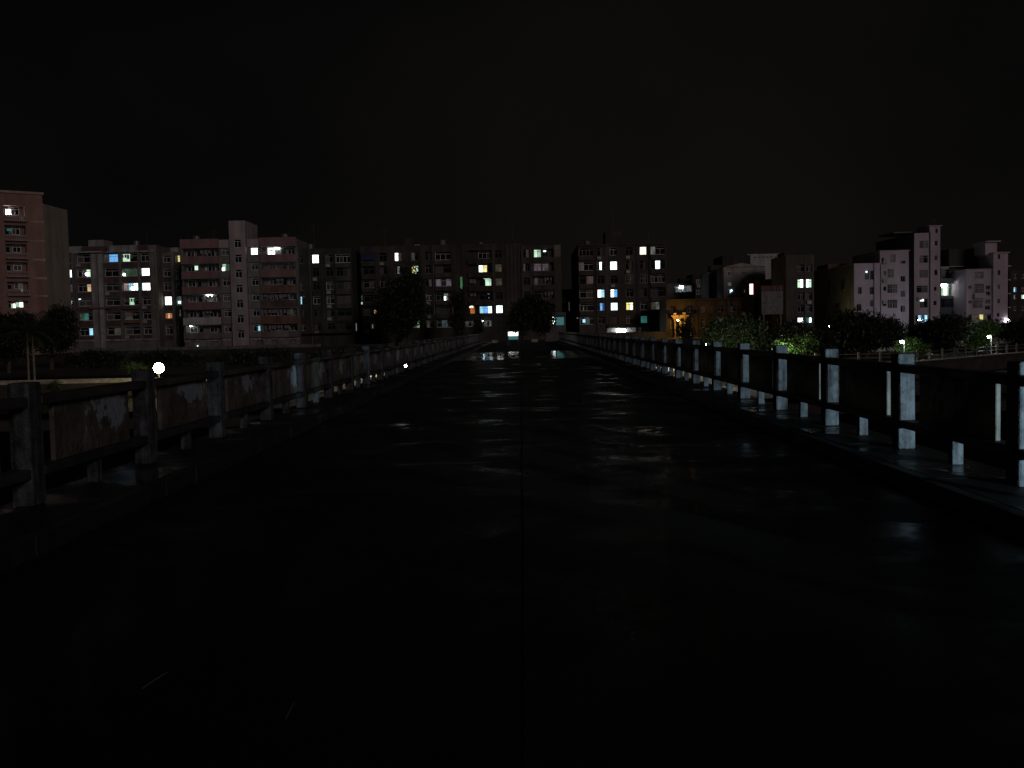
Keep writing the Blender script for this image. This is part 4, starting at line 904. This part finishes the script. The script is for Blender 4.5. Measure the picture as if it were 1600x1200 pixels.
def green_balcony_house():
    b = B('house', 'house with glazed balconies, one brightly lit green', 'house', 206, 1487, 1487, 450)
    zt = b.Z(417, 1487); rows = [(419.5, 435), (443, 462.5), (466, 480.5), (491, 500)]
    op = [b.rect(1470, rows[0][0], 1503, rows[0][1])+(.9,), b.rect(1469.5, rows[1][0], 1490.5, rows[1][1])+(1.0,), b.rect(1493, 443, 1501.5, 457)+(.3,), b.rect(1469.5, rows[2][0], 1503, rows[2][1])+(.5,), b.rect(1469.5, 491, 1487, 502)+(.4,)]
    b.block(b.U(1468)+.35, b.U(1504.5), 0, zt, 14, M['lilac2'], opens=op)
    b.window(op[0][0]+.02, op[0][1]-.02, op[0][2]+.05, op[0][3]-.05, .5, ('glass2','glass','curtain','glass'), 'frame_d'); b.window(op[1][0]+.02, op[1][1]-.02, op[1][2]+.05, op[1][3]-.05, .95, ('green','pale','green','dgreen'))
    b.window(op[2][0]+.02, op[2][1]-.02, op[2][2]+.02, op[2][3]-.02, .25, ('dgreen','dcyan')); b.window(op[3][0]+.02, op[3][1]-.02, op[3][2]+.05, op[3][3]-.05, .3, ('glass','glass2','glass','curtain'), 'frame_d'); b.window(op[4][0]+.02, op[4][1]-.02, op[4][2]+.02, op[4][3]-.02, .3, ('glass','glass2'), 'frame_d')
    b.lamp(1470, 444, 1479, 447.5, .7, 'tubel'); b.lamp(1475, 447.6, 1479, 461, .85, 'white'); b.flat('string_course', b.U(1469), b.U(1504), b.Z(443), b.Z(441.5), -.1, -.004, 'lilac2'); b.grille(op[3][0], op[3][1], op[3][2], op[3][3], -.05, 12); b.flat('coping', b.U(1469), b.U(1505), zt+.003, zt+.12, -.12, .3, 'lilac2')
    b.flat('roof_shed', b.U(1476), b.U(1500), zt-.4, b.Z(410), 5, 11, 'dkconc')
green_balcony_house()
def corner_house():
    b = B('house', 'pale corner house with a slender stair tower near the right edge', 'house', 200, 1540, 1540, 450)
    z1 = b.Z(421, 1530); z2 = b.Z(395.5, 1562); uL, um, uR = b.U(1510), b.U(1551), b.U(1573.5)
    o1 = [b.rect(*r)+(.25,) for r in ((1523, 424, 1538, 435.5), (1522, 443, 1538, 458), (1519.5, 468.5, 1536, 481.5), (1513, 446, 1518, 451.5), (1513, 469.5, 1518, 474.5), (1540.5, 446, 1547.5, 452.5), (1540, 455, 1547, 462), (1539.5, 468, 1547, 474.5), (1539, 477.5, 1547, 484), (1513, 491, 1549, 500))]
    o2 = [b.rect(*r)+(.16,) for r in ((1558, 397.5, 1562, 405), (1558, 422, 1562, 430), (1557.5, 444.5, 1561.5, 452), (1557, 467, 1561.5, 474), (1556.5, 489, 1560.5, 495))]
    b.block(uL, um, 0, z1, 14, M['lilac'], opens=o1); b.block(um+.004, uR, 0, z2, 8, M['lilac'], y0=-.3, opens=o2)
    for i, o in enumerate(o1):
        b.window(o[0]+.01, o[1]-.01, o[2]+.01, o[3]-.01, .2, ('glass','dim','pinkdim','yellow','dim','glass') if i == 9 else (dark(), dark()), 'frame_d')
        if i < 3: b.grille(o[0]-.05, o[1]+.05, o[2]-.05, o[3]+.05, -.25, 9)
    for o in o2: b.window(o[0]+.01, o[1]-.01, o[2]+.01, o[3]-.01, -.17, (dark(),), 'frame_d', .05, mull=1)
    b.flat('balcony_parapet', b.U(1521), b.U(1539), b.Z(466), b.Z(458.6), -.6, -.006, 'lilac'); b.pipe(um-.1, .1, z1, -.36)
    b.flat('roof_house', b.U(1543.5), b.U(1562), z2-.2, b.Z(377.5, 1553), 1.2, 7, 'lilac'); b.flat('roof_slab', b.U(1543), b.U(1566), b.Z(377.4, 1553), b.Z(375.8, 1553), .6, 8, 'lilac')
    b.flat('turret_coping', um-.1, uR+.3, z2+.003, z2+.18, -.6, 8.1, 'lilac'); b.flat('coping', uL-.05, um-.02, z1+.003, z1+.12, -.12, 14.1, 'lilac')
    b.flat('roof_mass', b.U(1503), b.U(1545), z1-.4, b.Z(385, 1524), 6, 13, 'dkconc')
    for k in range(5): b.flat('side_balcony', uR+.004, uR+.7, .9+z2*(k+.3)/5.6, 1.1+z2*(k+.3)/5.6, -.2, 5, 'lilac')
    b.lamp(1570, 499, 1576, 503, -.5, 'tubel')
corner_house()
b, zt = simple('apartment_block', 'dim block cut by the right edge with small bluish windows', 'building', 240, 1577, 1640, 422, 'dkconc2', 12, rows=((428, 435), (448, 456), (460, 467), (478, 485)), cols=((1584, 1589.5), (1596, 1602), (1612, 1618)), sp={(1,0): ('cyan','dblue'), (2,0): ('dimw','glass'), (2,1): ('pale','cool')})

# --- things at the foot of the middle blocks
b = B('shop', 'small ground floor shop with a glaring open front at the bridge end', 'shop', 185, 868, 868, 500)
op = [b.rect(859.5, 494.5, 868, 508)+(1.2,)]; b.block(b.U(852), b.U(884), 0, b.Z(488), 5, M['house'], opens=op, parapet=.2)
b.window(op[0][0]+.02, op[0][1]-.02, op[0][2]+.02, op[0][3]-.02, .5, ('cyan', 'white', 'white'), 'frame_d'); b.flat('shutter', b.U(868.6), b.U(881), b.Z(508), b.Z(495.5), -.08, -.005, 'tealglow')
b.flat('shop_awning', b.U(857), b.U(883), b.Z(494.2), b.Z(493.2), -.9, -.006, 'dkconc')
# lane house, its orange light painted as wall colour
b, zt = simple('house', 'ochre lit narrow house in the gap left of the six storey block', 'house', 232, 872, 899, 452, 'ochred', 8, rows=((464, 474),), cols=((877, 884),), fr='frame_d'); b.lamp(888.6, 472, 890, 486, -.05, 'dim')
# lit food cart
ct = B('food_cart', 'lit food cart with a teal counter standing past the bridge end', 'cart', 150, 802, 802, 524)
u0, u1, z0, z1 = ct.rect(794.5, 525, 809.5, 530.5); ct.flat('counter', u0, u1, z0, z1, 0, .8, 'tealglow')
ua, ub, za, zb = ct.rect(794, 518.5, 809.5, 524.8); ct.flat('light_panel', ua, ub, za, zb, .55, .62, 'white')
for q in (u0+.03, u1-.10): ct.flat('leg', q, q+.07, 0, z0, .1, .17, 'metal'); ct.flat('leg', q, q+.07, 0, z0, .6, .67, 'metal'); ct.flat('roof_post', q, q+.05, z1, zb+.1, .02, .07, 'metal')
ct.flat('roof', u0-.1, u1+.1, zb+.1, zb+.17, -.15, .85, 'metal'); u, z = ct.hit(803.5, 519)
mb = MB(); mb.sphere((0, .3, .12), .13, 10, 6); mb.sphere((.28, .32, .02), .15, 10, 6); mb.sphere((.5, .3, .08), .1, 10, 6); o = mb.build('hanging_goods', M['ink'], ct.e); o.location = (u-.1, 0, z-.05)
for (px, py, w, h, lb) in ((771, 531.6, .78, .38, 'low pale concrete block at the bridge end, left one'), (838.5, 531, .82, .42, 'low pale concrete block at the bridge end, right one')):
    p = G(px, 537, 0.0); me = bevelled_box(-w/2, w/2, -.2, .2, 0, h, .04, 'concrete_block', M['coping']); o = link('concrete_block', me, None, (p.x, 132.5, -.02)); tag(o, lb, 'block', 'blocks at the bridge end')
# wall lamp and low fence in front of the middle block
def wall_strip(name, label, cat, xa, ya, xb, yb, D, h, m, posts=0, rails=False):
    a, c = P(xa, ya, D), P(xb, yb, D); L = c.x-a.x; z = min(a.z, c.z)
    e = empty(name, (a.x, D, ZB-.6)); tag(e, label, cat); zt = (a.z+c.z)/2-(ZB-.6)
    if rails:
        n = max(2, int(L/posts)); 
        for i in range(n+1): MB().box(-.05, .05, -.05, .05, 0, zt).build('post', m, e).location = (L*i/n, 0, 0)
        for q in (zt-.06, zt-h*.5): MB().box(0, L, -.03, .03, q, q+.06).build('rail', m, e)
    else:
        MB().box(0, L, -.1, .1, 0, zt).build('wall', m, e); MB().box(-.03, L+.03, -.16, .16, zt+.003, zt+.1).build('coping', m, e)
        if posts:
            n = max(1, int(L/posts))
            for i in range(n+1): MB().box(-.15, .15, -.18, -.103, 0, zt+.05).build('pier', m, e).location = (L*i/n, 0, 0)
    return e
wall_strip('garden_wall', 'low pale wall in front of the rose banded block', 'wall', 268, 542.5, 500, 538.5, 176, 1, M['grey2'], 4.5)
wall_strip('garden_wall', 'low wall in front of the twin pilaster block', 'wall', 95, 546, 262, 542.5, 180, 1, M['grey2'], 4.5)
wall_strip('garden_wall', 'low dark wall below the tall tree left of the bridge end', 'wall', 505, 540, 735, 535, 178, 1, M['dkconc'], 5)
wall_strip('fence', 'thin metal fence on the slope below the left apartment blocks', 'fence', 120, 549, 470, 541, 165, 1.1, M['metal'], 2.4, True)
wall_strip('garden_wall', 'low wall before the entrance canopy right of the bridge end', 'wall', 884, 521.5, 1046, 518.5, 200, 1, M['dkconc2'], 4.5)
wl_ = B('wall_lamp', 'small white lamp on the low house front left of the round tree', 'lamp', 196, 754.5, 754.5, 502)
u, z = wl_.hit(754.5, 502); MB().sphere((0,0,0), .2, 12, 8).build('globe', M['bulb'], wl_.e).location = (u, -.3, z); wl_.flat('bracket', u-.03, u+.03, z-.35, z-.18, -.32, 0, 'metal'); wl_.flat('post', u-.05, u+.05, 0, z-.3, -.02, .06, 'metal')
b, zt = simple('house', 'low dark house front left of the round tree at the bridge end', 'house', 197, 722, 790, 495, 'dkconc', 6, rows=((501, 510),), cols=((727, 742), (757, 768)), sp={(0,0): ('dim','glass','dim'), (0,1): ('dcyan','glass','dimw')}, ref=500)

# ------------------------------------------------------------------ promenade lamps, railing, banner
def globe_lamp(px, py, D, r, zg, gm, label, group='globe lamps on the promenade'):
    p = P(px, py, D); e = empty('globe_lamp', (p.x, D, zg)); tag(e, label, 'lamp', group); h = p.z-zg
    MB().tube([(0,0,0), (0,0,.35), (0,0,.4), (0,0,h-r-.12)], [.13, .12, .07, .05], 12).build('post', M['metal'], e)
    MB().tube([(0,0,h-r-.12), (0,0,h-r*.9)], [.07, .13], 12).build('collar', M['metal'], e)
    MB().sphere((0,0,h), r, 20, 12).build('globe', M[gm], e, True)
    return e
globe_lamp(248, 575, 82.5, .42, -3.4, 'globe', 'bright yellowish globe lamp rising above the left balustrade')
globe_lamp(633, 571.5, 82.5, .13, -3.4, 'globew', 'small white globe lamp seen under the left balustrade')
globe_lamp(548, 570, 85.2, .17, -3.4, 'globeb', 'globe lamp on the promenade mostly hidden by the left balustrade')
globe_lamp(1043, 559, 85.2, .17, -3.4, 'globeb', 'globe lamp on the promenade hidden by the far right balustrade')
globe_lamp(1128, 559, 85.2, .17, -3.4, 'globeb', 'globe lamp on the promenade behind the right balustrade panels')
# red banner on the wall right of the bridge
a, c = P(1068, 588, 87.9), P(1116, 588, 87.9); bn = empty('banner', ((a.x+c.x)/2, 87.9, -3.0)); tag(bn, 'red cloth banner stretched along the promenade wall', 'banner')
L = c.x-a.x; mb = MB(); k = 14; zt = P(1092, 584.5, 87.9).z+3.0; zb = P(1092, 592.5, 87.9).z+3.0
for i in range(k):
    x0, x1 = -L/2+L*i/k, -L/2+L*(i+1)/k; y0, y1 = -.04-.03*math.sin(i*1.3), -.04-.03*math.sin((i+1)*1.3)
    mb.quad((x0, y0, zb), (x1, y1, zb), (x1, y1, zt), (x0, y0, zt))
mb.build('cloth', M['redcloth'], bn); MB().tube([(-L/2, -.03, zt), (L/2, -.03, zt)], [.015, .015], 6).build('cord', M['metal'], bn)
# railing along the terrace edge, right
rl_ = empty('terrace_railing', (60, bank(60)+.18, -1.82)); tag(rl_, 'pale post and rail fence along the terrace below the round trees', 'railing'); x = 24.0; pts = []
while x < 112: pts.append((x, bank(x)+.18)); x += 1.9
ox, oy, oz = rl_.location; me_post = bevelled_box(-.09, .09, -.09, .09, 0, .92, .02, 'post', M['palerail'], 1)
for i, (x, y) in enumerate(pts):
    link('post', me_post, rl_, (x-ox, y-oy, 0))
    if i < len(pts)-1:
        x2, y2 = pts[i+1]
        for z in (.72, .38): MB().tube([(x-ox, y-oy, z), (x2-ox, y2-oy, z)], [.045, .045], 6).build('rail', M['palerail'], rl_)
# low planter wall behind the trees
wr = empty('planter_wall', (60, 118, -2.1)); tag(wr, 'low pinkish plastered wall behind the round trees', 'wall'); prev = None
mb = MB()
for i in range(12):
    x0, x1 = 27+7*i, 34+7*i
    for (xa, xb) in ((x0, x1-.05),):
        ya, yb = bank(xa)+24, bank(xb)+24
        n = len(mb.v)
        for z in (.2, 1.15):
            for (x, y) in ((xa, ya), (xb, yb), (xb, yb+.25), (xa, ya+.25)): mb.v.append((x-60, y-118, z))
        mb.f += [(n,n+3,n+2,n+1),(n+4,n+5,n+6,n+7),(n,n+1,n+5,n+4),(n+1,n+2,n+6,n+5),(n+2,n+3,n+7,n+6),(n+3,n,n+4,n+7)]
mb.build('wall', M['lilac2'], wr)

def park_lamp(px, py, D, label, r=.16, gm='parkl'):
    p = P(px, py, D); z0 = -2.0; e = empty('park_lamp', (p.x, D, z0)); tag(e, label, 'lamp', 'park lamps among the trees'); h = p.z-z0
    MB().tube([(0,0,0), (0,0,h*.5), (0,0,h+.1)], [.07, .055, .05], 10).build('post', M['metal'], e)
    MB().tube([(0,0,h+.1), (-.15,-.12,h+.2), (-.32,-.2,h+.16)], [.035, .03, .03], 8).build('arm', M['metal'], e)
    MB().sphere((-.34, -.22, h), r, 14, 8, .6).build('globe', M[gm], e, True)
    MB().tube([(-.34,-.22,h+.07), (-.34,-.22,h+.17)], [r*.55, r*.2], 12).build('shade', M['metal'], e)
park_lamp(1413, 534, 92, 'park lamp on the terrace between the two largest round trees')
park_lamp(1549, 526, 103, 'park lamp on the terrace near the right edge')
park_lamp(1229, 548, 89.6, 'park lamp hidden by a balustrade pillar before the lit leaves', .17, 'parkb')
park_lamp(1108, 538, 100, 'dim park lamp behind the leftmost tree right of the bridge', .045)
park_lamp(1468, 543, 114, 'park lamp hidden behind the tree row', .15)
street_lights = ((1442, 500, 188, 'bluish street lamp behind the trees before the stair turret house'), (1532, 509, 186, 'bluish street lamp behind the trees before the corner house'), (1352, 500, 182, 'bluish street lamp behind the trees before the pink lit house'), (1301, 510, 197, 'warm street lamp in the lane left of the pink lit house'))
def street_lamp(px, py, D, label, m, r):
    p = P(px, py, D); e = empty('street_lamp', (p.x, D, ZB-.1)); tag(e, label, 'lamp', 'street lamps before the right houses'); h = p.z-ZB+.1
    MB().tube([(0,0,0), (0,0,h+.25)], [.08, .06], 10).build('post', M['metal'], e); MB().tube([(0,0,h+.25), (-.5,.1,h+.3)], [.04, .04], 8).build('arm', M['metal'], e)
    MB().sphere((-.6, .1, h), r, 14, 8, .6).build('globe', M[m], e, True)
for i, a in enumerate(street_lights): street_lamp(*a, 'streetblue' if i < 3 else 'streetwarm', .22)
# sodium lamp in front of the ochre houses
p = P(1066, 503, 195); e = empty('street_lamp', (p.x, 195, ZB)); tag(e, 'orange street lamp beside the porch of the ochre row', 'lamp'); h = p.z-ZB
MB().tube([(0,0,0), (0,0,h+.3)], [.1, .07], 10).build('post', M['metal'], e); MB().tube([(0,0,h+.3), (-.7,.1,h+.45)], [.05, .05], 8).build('arm', M['metal'], e)
MB().sphere((-.85, .1, h+.35), .16, 14, 8, .6).build('globe', M['sodium'], e, True)

# ------------------------------------------------------------------ trees and plants
def leaf_cloud(c, rad, n, size, rg, shell=.55, flat=1.0):
    """leaf clumps through an uneven crown: real gaps, lumpy outline"""
    mb = MB(); lobes = []
    for k in range(9):
        d = Vector((rg.gauss(0,1), rg.gauss(0,1), rg.gauss(0,.8))).normalized()
        lobes.append((Vector((d.x*rad[0]*.55, d.y*rad[1]*.55, d.z*rad[2]*.5)), rg.uniform(.42, .62)))
    for k in range(n):
        lc, lr = rg.choice(lobes); d = Vector((rg.gauss(0,1), rg.gauss(0,1), rg.gauss(0,1))).normalized(); q = rg.uniform(shell, 1.0)
        cc = lc + Vector((d.x*rad[0], d.y*rad[1], d.z*rad[2]))*lr*q
        for j in range(11):
            p = Vector(c)+cc+Vector((rg.gauss(0,1), rg.gauss(0,1), rg.gauss(0,.8)))*size*1.7
            a = Vector((rg.gauss(0,1), rg.gauss(0,1), rg.gauss(0,.6))).normalized(); t = a.orthogonal().normalized(); t = (t*math.cos(j*1.7)+a.cross(t)*math.sin(j*1.7))
            s = size*rg.uniform(.6, 1.2); w = a*s*.42
            mb.quad(p-t*s, p+w, p+t*s, p-w)
    return mb
def tree(label, px0, py0, px1, py1, D, zg, mat='leaf', n=520, size=.16, seed=1, group='trees', name='tree', lean=0):
    rg = random.Random(seed); c = P((px0+px1)/2, (py0+py1)/2, D); w = (px1-px0)/2*D/F; h = (py1-py0)/2*D/F
    e = empty(name, (c.x+lean, D, zg)); tag(e, label, 'tree', group); H = c.z-zg
    mb = MB(); mb.tube([(0,0,-.2), (.05,0,H*.35), (-lean*.5,0.05,H*.75), (-lean,0,H+h*.4)], [max(.10, h*.075), h*.06+.03, h*.045+.02, .03], 9)
    for k in range(6):
        a = k*1.05+rg.uniform(-.3, .3); z = H*rg.uniform(.55, .85); L = w*rg.uniform(.45, .75)
        mb.tube([(-lean*.5, 0, z), (-lean+L*.5*math.cos(a), L*.5*math.sin(a), z+h*.25), (-lean+L*math.cos(a), L*math.sin(a), z+h*.55)], [.05+h*.02, .04+h*.01, .015], 6)
    mb.build('trunk', M['bark'], e)
    leaf_cloud((-lean, 0, H), (w*1.04, w*.95, h*1.06), n, size, rg).build('crown', M[mat], e)
    return e
G1 = 'round trees on the right terrace'
tree('loose leafy tree with faint green light, leftmost beyond the right balustrade', 1090, 496, 1202, 566, 97, -2.0, 'leafm', 1300, .17, 11, G1)
tree('dark tree with brightly lit sprays before it, behind a balustrade pillar', 1190, 502, 1304, 566, 97, -2.0, 'leafd', 1400, .18, 12, G1)
tree('broad dark round tree before the pink lit house', 1280, 486, 1424, 557, 102, -2.0, 'leafd', 2200, .18, 13, G1)
tree('dark round tree before the green balcony house', 1414, 494, 1528, 551, 104, -2.0, 'leafd', 1700, .18, 14, G1)
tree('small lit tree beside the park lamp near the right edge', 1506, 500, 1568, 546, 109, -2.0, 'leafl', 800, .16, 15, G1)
tree('dark tree cut by the right edge of the picture', 1552, 494, 1660, 547, 116, -2.0, 'leafd', 1300, .19, 16, G1)
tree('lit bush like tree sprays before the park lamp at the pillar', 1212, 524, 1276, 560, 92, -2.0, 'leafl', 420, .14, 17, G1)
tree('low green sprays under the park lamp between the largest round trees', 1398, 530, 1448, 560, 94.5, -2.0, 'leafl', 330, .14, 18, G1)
tree('dark tree mass behind the palm at the left edge', -40, 474, 62, 562, 112, -2.0, 'leafd', 1300, .20, 19, 'dark trees at the left edge')
tree('dark tree right of the palm before the pink tower', 40, 470, 116, 560, 118, -2.0, 'leafd', 1000, .20, 20, 'dark trees at the left edge')
tree('round dark tree at the far bridge end', 794, 460, 864, 536, 160, ZB, 'leafd', 1300, .22, 21, 'dark trees before the blocks')
tree('tall dark tree in front of the dark apartment block', 584, 398, 662, 540, 178, ZB, 'leafd', 1700, .26, 22, 'dark trees before the blocks')
tree('dark tree in front of the green lit house gap', 700, 446, 735, 532, 182, ZB, 'leafd', 360, .22, 23, 'dark trees before the blocks')
tree('thin dark tree standing before the ochre houses', 1054, 494, 1086, 536, 178, ZB, 'leafd', 190, .20, 24, 'dark trees before the blocks')
tree('small dark tree beside the lit blue window of the middle block', 738, 486, 756, 532, 186, ZB, 'leafd', 150, .18, 25, 'dark trees before the blocks')
def bush(label, px0, py0, px1, py1, D, mat='leaf', n=120, size=.12, seed=5, zg=None):
    rg = random.Random(seed); c = P((px0+px1)/2, (py0+py1)/2, D); w = (px1-px0)/2*D/F; h = (py1-py0)/2*D/F
    e = empty('bush', (c.x, D, c.z-h*1.1)); tag(e, label, 'bush')
    leaf_cloud((0, 0, h*1.1), (w*1.1, w*.8, h*1.15), n, size, rg, .3).build('foliage', M[mat], e)
    mb = MB(); zl = (zg if zg is not None else c.z-h*1.1)-(c.z-h*1.1)
    for k in range(5): a = k*1.3; mb.tube([(0,0,zl), (w*.4*math.cos(a), w*.3*math.sin(a), h*1.3)], [.025, .01], 5)
    mb.build('stems', M['bark'], e)
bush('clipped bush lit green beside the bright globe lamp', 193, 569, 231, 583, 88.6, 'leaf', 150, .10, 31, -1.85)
bush('creeper hanging over the stone wall left of the bridge', 74, 593, 94, 618, 87.7, 'leaf', 110, .08, 32, -3.39)
rg = random.Random(77)
for i, (xa, xb) in enumerate(((100, 190), (205, 330), (340, 460), (470, 590), (600, 700))):
    bush(['dark hedge clump below the twin pilaster block', 'dark hedge clump below the slim grey block', 'dark hedge clump below the stair tower', 'dark hedge clump below the block with the white window', 'dark hedge clump below the tall tree'][i], xa, 551-i*1.5, xb, 572-i*3, 120, 'leafd', 260, .20, 40+i)
# palm
def palm():
    rg = random.Random(5); a = P(49, 606, 90.5); top = P(49, 528, 90.5); zg = -1.98
    e = empty('palm_tree', (a.x, 90.5, zg)); tag(e, 'dark palm tree with two slim trunks at the left edge', 'tree'); H = top.z-zg
    for dx, dy in ((-.20, 0), (.20, .3)):
        mb = MB(); mb.tube([(dx,dy,0), (dx*.95,dy,H*.3), (dx*.9,dy,H*.6), (dx*.8,dy,H+.5)], [.12, .10, .09, .08], 10); mb.build('trunk', M['palmbark'], e)
    mb = MB(); n = 34
    for k in range(n):
        az_ = 2*math.pi*k/n*2.4+rg.uniform(-.2, .2); el_ = rg.uniform(-.1, 1.25); L = rg.uniform(2.4, 3.4); p = Vector((rg.uniform(-.2, .2), rg.uniform(-.1, .3), H+.5)); d = Vector((math.cos(az_)*math.cos(el_), math.sin(az_)*math.cos(el_), math.sin(el_)))
        pts = []; m = 9
        for i in range(m+1):
            pts.append(p.copy()); p = p+d*(L/m); d = (d+Vector((0,0,-.17))).normalized()
        mb.tube(pts, [.03*(1-i/(m+1)) for i in range(m+1)], 4, False)
        for i in range(1, m+1):
            t = (pts[i]-pts[i-1]).normalized(); s = t.cross(Vector((0,0,1))); s = s.normalized() if s.length > .01 else Vector((1,0,0))
            for f in (0, .33, .66):
                q = pts[i-1]+(pts[i]-pts[i-1])*f; l = .62*math.sin(math.pi*(i+f)/(m+1.6))+.12
                for sg_ in (-1, 1):
                    o = q+(s*sg_*.8+t*.5+Vector((0,0,-.35))).normalized()*l; w = t*.035
                    mb.quad(q-w, q+w, o+w*.3, o-w*.3)
    mb.build('crown', M['palmleaf'], e)
palm()
